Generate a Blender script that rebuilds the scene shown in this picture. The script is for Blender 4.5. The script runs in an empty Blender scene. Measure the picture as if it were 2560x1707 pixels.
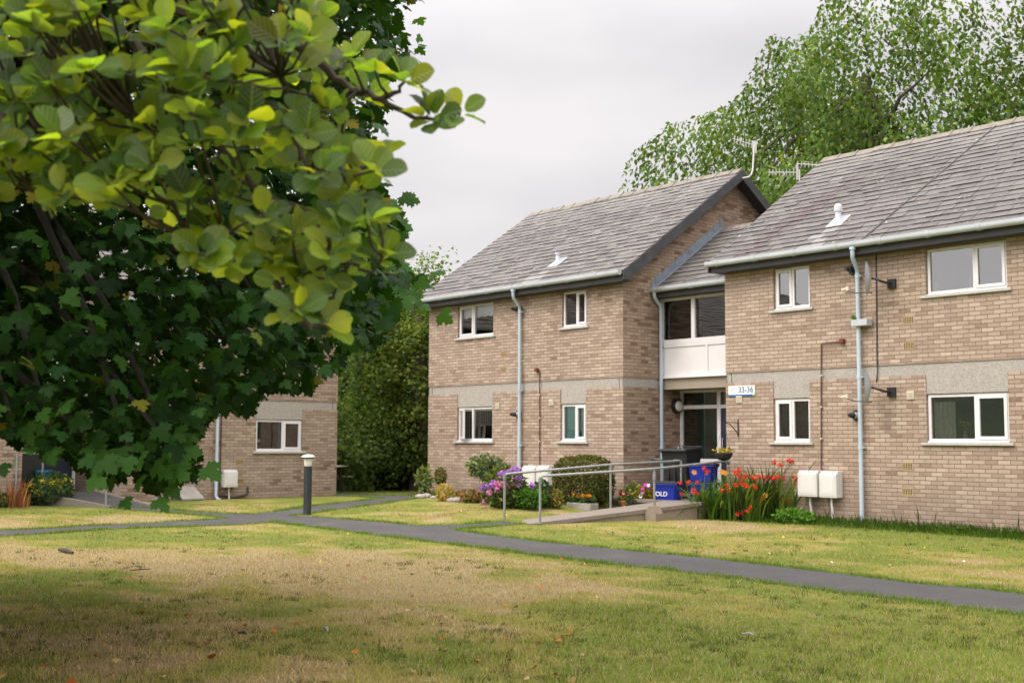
import bpy, bmesh, math, random
import numpy as np
from mathutils import Vector, Matrix
from mathutils.geometry import tessellate_polygon
random.seed(7); rng=np.random.default_rng(11)
S=bpy.context.scene; COL=S.collection
R_=math.radians
# ---------------------------------------------------------------- camera model
YAW,PIT,ROL,FPX,H=R_(49.539),R_(4.773),R_(.26),3041.5,1.6
fw=np.array([-math.sin(YAW)*math.cos(PIT),math.cos(YAW)*math.cos(PIT),math.sin(PIT)])
r0=np.array([math.cos(YAW),math.sin(YAW),0.]);u0=np.cross(r0,fw)
RT=r0*math.cos(ROL)+u0*math.sin(ROL);UP=-r0*math.sin(ROL)+u0*math.cos(ROL)
def ray(u,v): return fw*FPX+RT*(u-1280)-UP*(v-853.5)
def at(u,v,x=None,y=None,z=None,D=None):
    q=ray(u,v)
    t=D/FPX if D is not None else x/q[0] if x is not None else y/q[1] if y is not None else (z-H)/q[2]
    p=q*t; return Vector((p[0],p[1],p[2]+H))
def proj(P):
    q=np.asarray(P)-np.array([0,0,H]); d=q@fw
    return 1280+FPX*(q@RT)/d, 853.5-FPX*(q@UP)/d, d
def sst(a,b,v):
    t=np.clip((v-a)/(b-a),0,1); return t*t*(3-2*t)
def G(x,y):
    g=np.interp(x,[-27.5,-25.7,-22,-18.8,-17.2,-14.8,-13,-9.9,-6],[.2,.27,.32,.33,.13,.12,.12,.1,.04])
    s=sst(9.5,19,y); return g*s+.2*sst(-20,-27,x)*(1-s)
def gnd(u,v,dz=0.):
    z=0.
    for i in range(30):
        p=at(u,v,z=z+dz); z=.5*z+.5*float(G(p.x,p.y))
    return Vector((p.x,p.y,z+dz))
cam=bpy.data.cameras.new('camera'); co=bpy.data.objects.new('camera',cam); COL.objects.link(co)
m=Matrix.Identity(4)
for i in range(3): m[i][0]=RT[i]; m[i][1]=UP[i]; m[i][2]=-fw[i]
m[2][3]=H; co.matrix_world=m
cam.sensor_width=36; cam.lens=FPX/2560*36; cam.clip_end=2000; cam.clip_start=.1
cam.dof.use_dof=True; cam.dof.focus_distance=13; cam.dof.aperture_fstop=3.6
S.camera=co
# ---------------------------------------------------------------- materials
class NT:
    def __init__(s,name):
        s.m=bpy.data.materials.new(name); s.m.use_nodes=True; s.t=s.m.node_tree; s.t.nodes.clear()
        s.out=s.n('ShaderNodeOutputMaterial')
    def n(s,t,**k):
        n=s.t.nodes.new(t)
        for a,b in k.items(): setattr(n,a,b)
        return n
    def l(s,a,b): s.t.links.new(a,b)
    def set(s,sock,v):
        if hasattr(v,'links'): s.l(v,sock)
        else: sock.default_value=v if not(isinstance(v,tuple) and len(v)==3 and sock.type=='RGBA') else (*v,1)
    def noise(s,vec,scale,detail=4,rough=.55):
        n=s.n('ShaderNodeTexNoise'); n.inputs['Scale'].default_value=scale; n.inputs['Detail'].default_value=detail; n.inputs['Roughness'].default_value=rough
        if vec is not None: s.l(vec,n.inputs['Vector'])
        return n.outputs['Fac']
    def math(s,op,a,b=0.,c=None):
        n=s.n('ShaderNodeMath',operation=op); s.set(n.inputs[0],a); s.set(n.inputs[1],b)
        if c is not None: s.set(n.inputs[2],c)
        return n.outputs[0]
    def mix(s,f,a,b,bt='MIX'):
        n=s.n('ShaderNodeMix',data_type='RGBA',blend_type=bt); s.set(n.inputs[0],f); s.set(n.inputs[6],a); s.set(n.inputs[7],b); return n.outputs[2]
    def ramp(s,f,stops):
        n=s.n('ShaderNodeValToRGB'); s.l(f,n.inputs[0]); e=n.color_ramp.elements
        while len(e)<len(stops): e.new(.5)
        for q,(p,c) in zip(e,stops): q.position=p; q.color=(*c,1) if len(c)==3 else c
        return n.outputs[0]
    def rng(s,f,a,b,c,d):
        n=s.n('ShaderNodeMapRange'); s.l(f,n.inputs[0])
        for i,v in enumerate((a,b,c,d)): n.inputs[i+1].default_value=v
        return n.outputs[0]
    def bump(s,h,st=.3,d=.01):
        n=s.n('ShaderNodeBump'); n.inputs['Strength'].default_value=st; n.inputs['Distance'].default_value=d; s.l(h,n.inputs['Height']); return n.outputs[0]
    def bsdf(s,col,rough=.6,metal=0,nrm=None,spec=None):
        b=s.n('ShaderNodeBsdfPrincipled'); s.set(b.inputs['Base Color'],col); s.set(b.inputs['Roughness'],rough); b.inputs['Metallic'].default_value=metal
        if spec is not None: b.inputs['Specular IOR Level'].default_value=spec
        if nrm is not None: s.l(nrm,b.inputs['Normal'])
        return b.outputs[0]
    def done(s,sh): s.l(sh,s.out.inputs[0]); return s.m
def obc(t): return t.n('ShaderNodeTexCoord').outputs['Object']
def uvc(t): return t.n('ShaderNodeTexCoord').outputs['UV']
def simple(name,c,rough=.6,var=.12,sc=8,metal=0,bump=0,dirt=None,spec=None):
    t=NT(name); v=obc(t); f=t.noise(v,sc,5)
    a=tuple(x*(1-var) for x in c); b=tuple(min(1,x*(1+var)) for x in c)
    col=t.ramp(f,[(.3,a),(.7,b)])
    if dirt:
        g=t.noise(v,1.7,6,.7); col=t.mix(t.rng(g,.5,.75,0,dirt[0]),col,dirt[1])
    nr=t.bump(t.noise(v,sc*8,3),bump,.01) if bump else None
    return t.done(t.bsdf(col,t.rng(f,.3,.7,rough-.06,rough+.06),metal,nr,spec))
def brick_mat(name,shift=0.,sat=(1,1,1)):
    t=NT(name); v=uvc(t)
    wob=t.n('ShaderNodeMapping'); t.l(v,wob.inputs[0])
    b=t.n('ShaderNodeTexBrick'); b.offset=.5
    b.inputs['Color1'].default_value=(0,0,0,1); b.inputs['Color2'].default_value=(1,1,1,1); b.inputs['Mortar'].default_value=(0,0,0,1)
    b.inputs['Scale'].default_value=1; b.inputs['Mortar Size'].default_value=.0075; b.inputs['Mortar Smooth'].default_value=.25
    b.inputs['Brick Width'].default_value=.225; b.inputs['Row Height'].default_value=.075
    nz=t.n('ShaderNodeTexNoise'); nz.inputs['Scale'].default_value=14; nz.inputs['Detail'].default_value=2; t.l(v,nz.inputs['Vector'])
    vm=t.n('ShaderNodeVectorMath',operation='SCALE'); sub=t.n('ShaderNodeVectorMath',operation='SUBTRACT'); t.l(nz.outputs['Color'],sub.inputs[0]); sub.inputs[1].default_value=(.5,.5,.5)
    t.l(sub.outputs[0],vm.inputs[0]); vm.inputs['Scale'].default_value=.012
    ad=t.n('ShaderNodeVectorMath',operation='ADD'); t.l(v,ad.inputs[0]); t.l(vm.outputs[0],ad.inputs[1]); t.l(ad.outputs[0],b.inputs['Vector'])
    s=t.n('ShaderNodeSeparateColor'); t.l(b.outputs['Color'],s.inputs[0]); r=s.outputs[0]
    big=t.noise(v,.55,5,.6); mid=t.noise(v,7,4,.7)
    k=t.math('ADD',t.math('MULTIPLY_ADD',r,.9,.05),t.math('MULTIPLY',t.math('SUBTRACT',big,.5),.4)); k=t.math('ADD',k,t.math('MULTIPLY',t.math('SUBTRACT',mid,.5),.25)); k=t.math('SUBTRACT',k,shift)
    st=[(.0,(.2,.12,.08)),(.05,(.29,.2,.145)),(.2,(.355,.257,.196)),(.5,(.41,.307,.236)),(.85,(.465,.355,.275)),(1,(.54,.43,.325))]
    st=[(p,tuple(a*q*w for a,q,w in zip(c,sat,(.925,.945,.965)))) for p,c in st]
    col=t.ramp(k,st)
    fine=t.noise(v,60,3,.7); col=t.mix(t.rng(fine,.35,.75,0,.3),col,tuple(a*.75 for a in (.42,.31,.24)))
    blotch=t.noise(v,1.1,7,.72); col=t.mix(t.rng(blotch,.52,.8,0,.4),col,(.26,.2,.155))
    st_=t.n('ShaderNodeMapping'); st_.inputs['Scale'].default_value=(3.2,.22,1); t.l(v,st_.inputs[0]); sk=t.noise(st_.outputs[0],1.6,4,.6); col=t.mix(t.rng(sk,.56,.74,0,.35),col,(.24,.18,.14))
    sx_=t.n('ShaderNodeSeparateXYZ'); t.l(v,sx_.inputs[0]); dm=t.math('MULTIPLY',t.rng(sx_.outputs[1],1.15,.3,0,1),t.rng(t.noise(v,2.2,6,.7),.35,.65,.15,.8)); col=t.mix(dm,col,(.21,.155,.115))
    mort=t.ramp(t.noise(v,9,4,.7),[(.3,(.15,.108,.08)),(.7,(.26,.195,.148))])
    col=t.mix(b.outputs['Fac'],col,mort)
    hgt=t.math('ADD',t.math('MULTIPLY',t.math('SUBTRACT',1.,b.outputs['Fac']),1.),t.math('MULTIPLY',mid,.35))
    return t.done(t.bsdf(col,.9,0,t.bump(hgt,.75,.009),.2))
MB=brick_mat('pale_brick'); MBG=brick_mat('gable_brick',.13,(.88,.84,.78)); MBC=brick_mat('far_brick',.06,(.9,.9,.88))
def mk_concrete(name,c,peb=True):
    t=NT(name); v=obc(t); vo=t.n('ShaderNodeTexVoronoi'); vo.inputs['Scale'].default_value=55; t.l(v,vo.inputs['Vector'])
    s=t.n('ShaderNodeSeparateColor'); t.l(vo.outputs['Color'],s.inputs[0])
    n=t.noise(v,2.2,6,.7)
    col=t.ramp(s.outputs[0],[(0,tuple(x*.8 for x in c)),(.5,c),(1,tuple(min(1,x*1.18) for x in c))]) if peb else t.ramp(t.noise(v,30,4),[(.3,tuple(x*.85 for x in c)),(.7,tuple(x*1.1 for x in c))])
    col=t.mix(t.rng(n,.45,.75,0,.3),col,tuple(x*.72 for x in c))
    return t.done(t.bsdf(col,.9,0,t.bump(vo.outputs['Distance'] if peb else n,.5,.008),.2))
MCON=mk_concrete('exposed_aggregate',(.36,.33,.295)); MBEIGE=mk_concrete('painted_lintel',(.34,.29,.23),False)
MSLAB=mk_concrete('ramp_concrete',(.22,.185,.155),False)
MSTONE=mk_concrete('sill_stone',(.46,.44,.41),False)
MWHITE=simple('white_upvc',(.68,.655,.66),.35,.03,3,dirt=(.12,(.6,.57,.54)))
MGUT=simple('grey_gutter',(.4,.43,.45),.45,.08,2,dirt=(.35,(.3,.32,.3)))
MPIPE=simple('blue_grey_pipe',(.42,.5,.57),.45,.06,2,dirt=(.3,(.3,.34,.36)))
MDARK=simple('dark_bargeboard',(.045,.045,.05),.7,.3,5,dirt=(.4,(.09,.085,.08)))
MLEAD=simple('lead_flashing',(.2,.23,.27),.6,.2,8)
MGALV=simple('galvanised_steel',(.27,.28,.28),.5,.16,9,metal=.35,dirt=(.35,(.16,.14,.12)))
MBLACK=simple('black_plastic',(.02,.02,.022),.45,.2,6)
MMETER=simple('meter_box_plastic',(.62,.6,.575),.42,.05,2,dirt=(.3,(.5,.46,.38)))
MBLUE=simple('blue_plastic',(.003,.02,.27),.4,.15,5)
MTEAL=simple('blue_bin_plastic',(.01,.16,.33),.4,.15,5)
MTERR=simple('terracotta',(.45,.17,.09),.8,.15,9,dirt=(.4,(.5,.35,.26)))
MRED=simple('rust_red',(.16,.03,.02),.6,.2,9)
MBROWN=simple('brown_conduit',(.09,.045,.035),.6,.2,9)
MCREAM=simple('cream_vent',(.55,.49,.38),.6,.08,5)
MYEL=simple('ochre_airbrick',(.42,.3,.14),.8,.1,9)
MHOLE=simple('dark_hole',(.02,.017,.014),.9)
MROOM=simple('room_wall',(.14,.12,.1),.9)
MNET=simple('grey_net',(.16,.2,.18),.9,.25,14)
MCURT=simple('white_lace',(.93,.95,.95),.9,.15,20)
MBLIND=simple('cream_blind',(.93,.91,.75),.8,.1,12)
MTEALB=simple('teal_blind',(.5,.85,.85),.8,.08,12)
MBARK=simple('bark',(.075,.058,.043),.95,.35,12,bump=.6)
MTWIG=simple('twig_bark',(.05,.036,.028),.9,.3,20)
MSOIL=simple('soil',(.06,.042,.03),.95,.3,12,bump=.4)
MROCK=simple('pale_rock',(.27,.25,.22),.9,.2,6,bump=.5)
MRUSTW=simple('aerial_metal',(.42,.41,.38),.5,.1,4,metal=.3)
MDISH=simple('dish_grey',(.36,.38,.4),.5,.1,4)
MGREEN=simple('dark_green_wall',(.03,.13,.08),.6,.3,1.5)
MSIGN=simple('sign_white',(.82,.83,.84),.4,.02,2)
MSBLUE=simple('sign_blue',(.02,.13,.32),.4,.05,2); MSTXT=simple('sign_slate_blue',(.1,.16,.22),.5,.05,2); MSPALE=simple('sign_pale_grey',(.45,.5,.54),.5,.02,2); MSGRN=simple('sign_green',(.2,.5,.15),.5,.02,2)
MOPAL=simple('opal_diffuser',(.75,.74,.66),.35,.03,2)
def glass():
    t=NT('window_glass'); fr=t.n('ShaderNodeFresnel'); fr.inputs['IOR'].default_value=2.3
    tr=t.n('ShaderNodeBsdfTransparent'); tr.inputs[0].default_value=(.94,.96,.95,1); gl=t.n('ShaderNodeBsdfGlossy'); gl.inputs['Roughness'].default_value=.015
    v=obc(t); t.l(t.bump(t.noise(v,1.3,1),.12,.02),gl.inputs['Normal'])
    mx=t.n('ShaderNodeMixShader'); t.l(fr.outputs[0],mx.inputs[0]); t.l(tr.outputs[0],mx.inputs[1]); t.l(gl.outputs[0],mx.inputs[2]); return t.done(mx.outputs[0])
MGLASS=glass()
def slate():
    t=NT('slate'); a=t.n('ShaderNodeAttribute',attribute_name='rnd'); v=obc(t)
    col=t.mix(t.rng(t.noise(v,5,6,.7),.45,.8,0,.35),a.outputs['Color'],(.18,.168,.155))
    col=t.mix(t.rng(t.noise(v,22,4,.7),.6,.75,0,.5),col,(.33,.32,.24))
    col=t.mix(t.rng(t.noise(v,9,3,.6),.66,.72,0,.6),col,(.5,.48,.44))
    return t.done(t.bsdf(col,.62,0,t.bump(t.noise(v,35,4),.35,.006),.35))
MSLATE=slate()
def ridge_m():
    t=NT('ridge_tile'); v=obc(t); col=t.ramp(t.noise(v,7,6,.7),[(.3,(.11,.092,.075)),(.5,(.18,.155,.13)),(.7,(.23,.215,.15))]); return t.done(t.bsdf(col,.9,0,t.bump(t.noise(v,30,4),.4,.01)))
MRIDGE=ridge_m()
def leafm(name,trans=.4,rough=.45,spec=.35,tint=(1.3,1.25,.5),veins=0,back=None):
    t=NT(name); a=t.n('ShaderNodeAttribute',attribute_name='rnd'); col=a.outputs['Color']
    nr=None
    if veins:
        u=uvc(t); sx=t.n('ShaderNodeSeparateXYZ'); t.l(u,sx.inputs[0]); ab=t.math('ABSOLUTE',sx.outputs[0])
        ph=t.math('SUBTRACT',t.math('MULTIPLY',sx.outputs[1],veins),t.math('MULTIPLY',ab,veins*.9))
        w=t.math('PINGPONG',ph,1.); line=t.rng(w,.0,.22,1,0); mid=t.rng(ab,.0,.035,1,0); ln=t.math('MAXIMUM',line,mid)
        nr=t.bump(w,.5,.004)
        colv=t.mix(t.math('MULTIPLY',ln,.3),col,(.28,.32,.14))
    else: colv=col
    c1=colv
    if back:
        gm=t.n('ShaderNodeNewGeometry'); c1=t.mix(gm.outputs['Backfacing'],colv,back)
    b=t.bsdf(c1,rough,0,nr,spec)
    tr=t.n('ShaderNodeBsdfTranslucent'); t.l(t.mix(1.,colv,tint,'MULTIPLY'),tr.inputs[0])
    mx=t.n('ShaderNodeMixShader'); mx.inputs[0].default_value=trans; t.l(b,mx.inputs[1]); t.l(tr.outputs[0],mx.inputs[2]); return t.done(mx.outputs[0])
MLEAF=leafm('maple_leaf',.28,.5,.12,(2.0,1.9,.4)); MWB=leafm('whitebeam_leaf',.6,.42,.45,(3.4,3.1,.6),11,(.3,.36,.25))
MFOL=leafm('foliage',.35,.6,.12,(1.6,1.5,.5)); MPET=leafm('petals',.3,.6,.2,(1.1,1.1,1.1)); MGR=leafm('grass_blade',.35,.6,.2,(1.2,1.2,.7)); MLIT=leafm('dead_leaf',.1,.8,.1,(1,1,1))
# ---------------------------------------------------------------- mesh builder
ORIG={}
class MBd:
    def __init__(s): s.v=[]; s.f=[]; s.uv=[]; s.c=[]
    def face(s,pts,uv=None,c=None):
        i=len(s.v); s.v+= [tuple(p) for p in pts]; s.f.append(tuple(range(i,i+len(pts)))); s.uv.append(uv); s.c.append(c)
    def box(s,a,b,c=None,M=None):
        x0,y0,z0=a; x1,y1,z1=b; P=[(x0,y0,z0),(x1,y0,z0),(x1,y1,z0),(x0,y1,z0),(x0,y0,z1),(x1,y0,z1),(x1,y1,z1),(x0,y1,z1)]
        if M is not None: P=[tuple(M@Vector(p)) for p in P]
        i=len(s.v); s.v+=P
        for q in((0,3,2,1),(4,5,6,7),(0,1,5,4),(1,2,6,5),(2,3,7,6),(3,0,4,7)): s.f.append(tuple(i+k for k in q)); s.uv.append(None); s.c.append(c)
    def bbox(s,a,b,r=.01,M=None,seg=2):
        bm=bmesh.new(); bmesh.ops.create_cube(bm,size=1); a=Vector(a);b=Vector(b); d=b-a
        for v in bm.verts: v.co=Vector((v.co.x*d.x,v.co.y*d.y,v.co.z*d.z))+(a+b)/2
        bmesh.ops.bevel(bm,geom=bm.edges[:],offset=r,segments=seg,affect='EDGES',profile=.5); s.bm(bm,M)
    def bm(s,bm,M=None,c=None):
        i=len(s.v); bm.verts.ensure_lookup_table()
        for k,v in enumerate(bm.verts): v.index=k
        s.v+=[tuple(M@v.co if M is not None else v.co) for v in bm.verts]
        for f in bm.faces: s.f.append(tuple(i+v.index for v in f.verts)); s.uv.append(None); s.c.append(c)
        bm.free()
    def tube(s,pts,r,n=8,r1=None,cap=True):
        pts=[Vector(p) for p in pts]; m=len(pts); up=Vector((0,0,1)); i0=len(s.v); nrm=None
        for k,p in enumerate(pts):
            d=(pts[min(k+1,m-1)]-pts[max(k-1,0)]).normalized()
            if nrm is None:
                nrm=d.cross(up if abs(d.z)<.9 else Vector((1,0,0))).normalized()
            else: nrm=(nrm-d*nrm.dot(d)).normalized()
            b=d.cross(nrm); rr=r if r1 is None else r+(r1-r)*k/(m-1)
            if isinstance(r,(list,tuple)): rr=r[k]
            for j in range(n):
                a=2*math.pi*j/n; q=p+nrm*(rr*math.cos(a))+b*(rr*math.sin(a)); s.v.append(tuple(q))
        for k in range(m-1):
            for j in range(n):
                a=i0+k*n+j; b_=i0+k*n+(j+1)%n; s.f.append((a,b_,b_+n,a+n)); s.uv.append(None); s.c.append(None)
        if cap:
            s.f.append(tuple(i0+j for j in range(n))[::-1]); s.f.append(tuple(i0+(m-1)*n+j for j in range(n))); s.uv+=[None]*2; s.c+=[None]*2
    def lathe(s,cen,prof,n=20,M=None):
        cen=Vector(cen); i0=len(s.v); m=len(prof)
        for r,z in prof:
            for j in range(n):
                a=2*math.pi*j/n; p=Vector((r*math.cos(a),r*math.sin(a),z)); p=(M@p if M is not None else p)+cen; s.v.append(tuple(p))
        for k in range(m-1):
            for j in range(n):
                a=i0+k*n+j; b=i0+k*n+(j+1)%n; s.f.append((a,b,b+n,a+n)); s.uv.append(None); s.c.append(None)
        s.f.append(tuple(i0+j for j in range(n))[::-1]); s.f.append(tuple(i0+(m-1)*n+j for j in range(n))); s.uv+=[None]*2; s.c+=[None]*2
    def prism(s,pts,d):
        d=Vector(d); a=[Vector(p) for p in pts]; b=[p+d for p in a]; s.face(a[::-1]); s.face(b); n=len(a)
        for k in range(n): s.face([a[k],a[(k+1)%n],b[(k+1)%n],b[k]])
def obj(name,mb,mat,parent=None,smooth=False):
    off=Vector(ORIG.get(parent.name,(0,0,0))) if parent else Vector((0,0,0))
    me=bpy.data.meshes.new(name); v=[(a-off.x,b-off.y,c-off.z) for a,b,c in mb.v]
    me.from_pydata(v,[],mb.f)
    if any(u is not None for u in mb.uv):
        L=me.uv_layers.new(name='UVMap').data; k=0
        for f,u in zip(mb.f,mb.uv):
            for j in range(len(f)):
                if u is not None: L[k].uv=u[j]
                k+=1
    if any(c is not None for c in mb.c):
        A=me.color_attributes.new('rnd','FLOAT_COLOR','CORNER').data; k=0
        for f,c in zip(mb.f,mb.c):
            for j in range(len(f)):
                A[k].color=(*(c or (.2,.2,.2)),1); k+=1
    if smooth: me.polygons.foreach_set('use_smooth',[True]*len(me.polygons)); 
    me.materials.append(mat); me.update()
    if smooth:
        try: me.set_sharp_from_angle(angle=R_(40))
        except Exception: pass
    o=bpy.data.objects.new(name,me); COL.objects.link(o)
    if parent: o.parent=parent; ORIG[o.name]=tuple(off)
    return o
def thing(name,loc,label,cat,group=None):
    o=bpy.data.objects.new(name,None); COL.objects.link(o); o.location=loc; o.empty_display_size=.2; o['label']=label; o['category']=cat
    if group: o['group']=group
    ORIG[o.name]=tuple(loc); return o
def tag(o,label,cat,group=None,kind=None):
    if label: o['label']=label
    if cat: o['category']=cat
    if group: o['group']=group
    if kind: o['kind']=kind
    return o
def npmesh(name,V,F,mat,parent=None,col=None,uv=None,smooth=False):
    """V (n,3), F (m,k) all same size"""
    off=np.array(ORIG.get(parent.name,(0,0,0))) if parent else np.zeros(3)
    me=bpy.data.meshes.new(name); n=len(V); m_,k=F.shape
    me.vertices.add(n); me.vertices.foreach_set('co',(V-off).astype('f').ravel()); me.loops.add(m_*k); me.loops.foreach_set('vertex_index',F.astype('i').ravel())
    me.polygons.add(m_); me.polygons.foreach_set('loop_start',np.arange(0,m_*k,k,dtype='i'))
    me.update(calc_edges=True)
    if col is not None:
        a=me.color_attributes.new('rnd','FLOAT_COLOR','POINT'); a.data.foreach_set('color',np.hstack([col,np.ones((n,1))]).astype('f').ravel())
    if uv is not None:
        L=me.uv_layers.new(name='UVMap'); L.data.foreach_set('uv',uv[F.ravel()].astype('f').ravel())
    if smooth: me.polygons.foreach_set('use_smooth',np.ones(m_,dtype=bool))
    me.materials.append(mat); me.validate()
    o=bpy.data.objects.new(name,me); COL.objects.link(o)
    if parent: o.parent=parent; ORIG[o.name]=tuple(off)
    return o
def norm(a): return a/np.maximum(np.linalg.norm(a,axis=-1,keepdims=True),1e-9)
def scatter(name,T,TF,pos,dirs,nrm,size,col,mat,parent=None,uv=None):
    """instance template T (k,3; y along leaf, z normal) at pos with axis dirs and approx normal nrm, baked in one mesh"""
    N=len(pos); y=norm(dirs); x=norm(np.cross(y,nrm)); z=np.cross(x,y); T=np.asarray(T,float)
    sz=np.broadcast_to(np.asarray(size,float).reshape(N,-1),(N,3)) if np.ndim(size)>0 else np.full((N,3),size)
    V=pos[:,None,:]+(T[None,:,0:1]*sz[:,None,0:1])*x[:,None,:]+(T[None,:,1:2]*sz[:,None,1:2])*y[:,None,:]+(T[None,:,2:3]*sz[:,None,2:3])*z[:,None,:]
    k=len(T); F=(np.asarray(TF)[None,:,:]+(np.arange(N)*k)[:,None,None]).reshape(-1,np.asarray(TF).shape[1])
    C=np.repeat(col,k,axis=0) if col is not None else None
    U=np.tile(np.asarray(uv),(N,1)) if uv is not None else None
    return npmesh(name,V.reshape(-1,3),F,mat,parent,C,U)
def rdir(n): return norm(rng.normal(size=(n,3)))
def pick(cols,n,j=.18):
    cols=np.array(cols); c=cols[rng.integers(0,len(cols),n)]; return np.clip(c*(1+j*rng.normal(size=(n,1))),.003,.9)
def vnoise(x,y,seed=0,oct=4,sc=1.):
    out=np.zeros_like(x,dtype=float); amp=1.;tot=0
    for o in range(oct):
        X=x*sc*2**o+seed*17.3+o*5.1; Y=y*sc*2**o-seed*9.7+o*3.3; xi=np.floor(X).astype(int); yi=np.floor(Y).astype(int); fx=X-xi; fy=Y-yi; fx=fx*fx*(3-2*fx); fy=fy*fy*(3-2*fy)
        def h(a,b):
            n=(a*374761393+b*668265263+seed*982451653+o*7919)&0x7fffffff; n=((n^(n>>13))*1274126177)&0x7fffffff; return ((n^(n>>16))&0xffff)/65535.
        v=(h(xi,yi)*(1-fx)+h(xi+1,yi)*fx)*(1-fy)+(h(xi,yi+1)*(1-fx)+h(xi+1,yi+1)*fx)*fy; out+=v*amp; tot+=amp; amp*=.5
    return out/tot
exec_parts=[]
# ---------------------------------------------------------------- sky and sun
S.view_settings.view_transform='Standard'; S.view_settings.look='None'; S.view_settings.exposure=0; S.view_settings.gamma=1
W=bpy.data.worlds.new('World'); S.world=W; W.use_nodes=True; wt=W.node_tree; wt.nodes.clear()
def wn(t,**k):
    n=wt.nodes.new(t)
    for a,b in k.items(): setattr(n,a,b)
    return n
SUNV=Vector((-.16,-.80,.95)).normalized()
sky=wn('ShaderNodeTexSky',sky_type='NISHITA'); sky.sun_disc=False; sky.sun_elevation=math.asin(SUNV.z); sky.sun_rotation=math.atan2(SUNV.x,SUNV.y); sky.dust_density=3
bg1=wn('ShaderNodeBackground'); bg1.inputs[1].default_value=.1; wt.links.new(sky.outputs[0],bg1.inputs[0])
tc=wn('ShaderNodeTexCoord'); sp=wn('ShaderNodeSeparateXYZ'); wt.links.new(tc.outputs['Generated'],sp.inputs[0])
mp=wn('ShaderNodeMapping'); mp.inputs['Scale'].default_value=(1,1,2.6); mp.inputs['Location'].default_value=(.9,.35,.1); wt.links.new(tc.outputs['Generated'],mp.inputs[0])
nz=wn('ShaderNodeTexNoise'); nz.inputs['Scale'].default_value=2.3; nz.inputs['Detail'].default_value=5; nz.inputs['Roughness'].default_value=.45; wt.links.new(mp.outputs[0],nz.inputs['Vector'])
cr=wn('ShaderNodeValToRGB'); wt.links.new(nz.outputs['Fac'],cr.inputs[0]); e=cr.color_ramp.elements; e[0].position=.36; e[0].color=(.7,.69,.715,1); e[1].position=.62; e[1].color=(.97,.93,.93,1)
mr=wn('ShaderNodeMapRange'); wt.links.new(sp.outputs[2],mr.inputs[0]); mr.inputs[1].default_value=.30; mr.inputs[2].default_value=.95; mr.inputs[3].default_value=1.0; mr.inputs[4].default_value=2.9
dt=wn('ShaderNodeVectorMath',operation='DOT_PRODUCT'); wt.links.new(tc.outputs['Generated'],dt.inputs[0]); dt.inputs[1].default_value=SUNV
gl=wn('ShaderNodeMapRange',interpolation_type='SMOOTHSTEP'); wt.links.new(dt.outputs['Value'],gl.inputs[0]); gl.inputs[1].default_value=-.1; gl.inputs[2].default_value=1; gl.inputs[3].default_value=0; gl.inputs[4].default_value=3.0
ad=wn('ShaderNodeMath',operation='ADD'); wt.links.new(mr.outputs[0],ad.inputs[0]); wt.links.new(gl.outputs[0],ad.inputs[1])
bg2=wn('ShaderNodeBackground'); wt.links.new(cr.outputs[0],bg2.inputs[0]); wt.links.new(ad.outputs[0],bg2.inputs[1])
mxs=wn('ShaderNodeMixShader'); mxs.inputs[0].default_value=.93; wt.links.new(bg1.outputs[0],mxs.inputs[1]); wt.links.new(bg2.outputs[0],mxs.inputs[2])
wo=wn('ShaderNodeOutputWorld'); wt.links.new(mxs.outputs[0],wo.inputs[0])
sl=bpy.data.lights.new('sun','SUN'); sl.energy=1.45; sl.angle=R_(14); sl.color=(1,.89,.74); so=bpy.data.objects.new('sun',sl); COL.objects.link(so)
so.rotation_euler=SUNV.to_track_quat('Z','Y').to_euler(); so.location=(0,0,30)
# ---------------------------------------------------------------- paths (px measured on the photo, dropped on the terrain)
near=[(-500,1366),(0,1340),(76,1336),(153,1331),(268,1323),(383,1318),(574,1312),(650,1308),(685,1304.5),(746,1313),(815,1322),(930,1336),(1006,1345),(1083,1355),(1197.5,1368),(1312,1383),(1408,1396),(1500,1407),(1635,1420),(1770,1437),(1951,1461),(2131,1485),(2311,1506),(2446,1523.6),(2560,1538),(3150,1612),(4400,1770)]
far_=[(4400,1706),(3150,1556),(2560,1485),(2446,1471),(2266,1455),(2086,1432),(1951,1415),(1815,1400.5),(1680,1386),(1590,1378),(1465,1364.6),(1350.6,1353),(1236,1338.5),(1159,1328),(1134,1323),(1197.5,1318.6),(1274,1312),(1312,1309),(1259,1303),(1159,1311),(1044,1314),(930,1302.6),(815,1294),(725,1288),(796,1280),(872,1269),(968,1257),(1025,1248),(1062,1243.5),(1060,1240.5),(970,1238.6),(906,1235),(830,1231.6),(830,1238.6),(905,1241.5),(957,1245.8),(894,1252.6),(842,1258),(765,1267),(689,1278.5),(631,1285),(574,1284),(497,1279.6),(421,1274),(394,1269),(275,1269),(333,1275.4),(383,1278.5),(497.5,1287),(572,1294.5),(536,1298),(421,1304),(306,1310),(191,1316),(76,1323),(0,1326),(-500,1345)]
PPOLY=[gnd(u,v) for u,v in near+far_]; PP=np.array([(p.x,p.y) for p in PPOLY])
def inpoly(x,y,P=PP):
    r=np.zeros(x.shape,bool); n=len(P); j=n-1
    for i in range(n):
        xi,yi=P[i]; xj,yj=P[j]; c=((yi>y)!=(yj>y))&(x<(xj-xi)*(y-yi)/(yj-yi+1e-12)+xi); r^=c; j=i
    return r
RAMP=np.array([(-17.93,14.95),(-17.05,15.2),(-15.9,18.5),(-15.9,19.6),(-18.6,19.6),(-18.6,18.55),(-17.15,18.55)])
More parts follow.
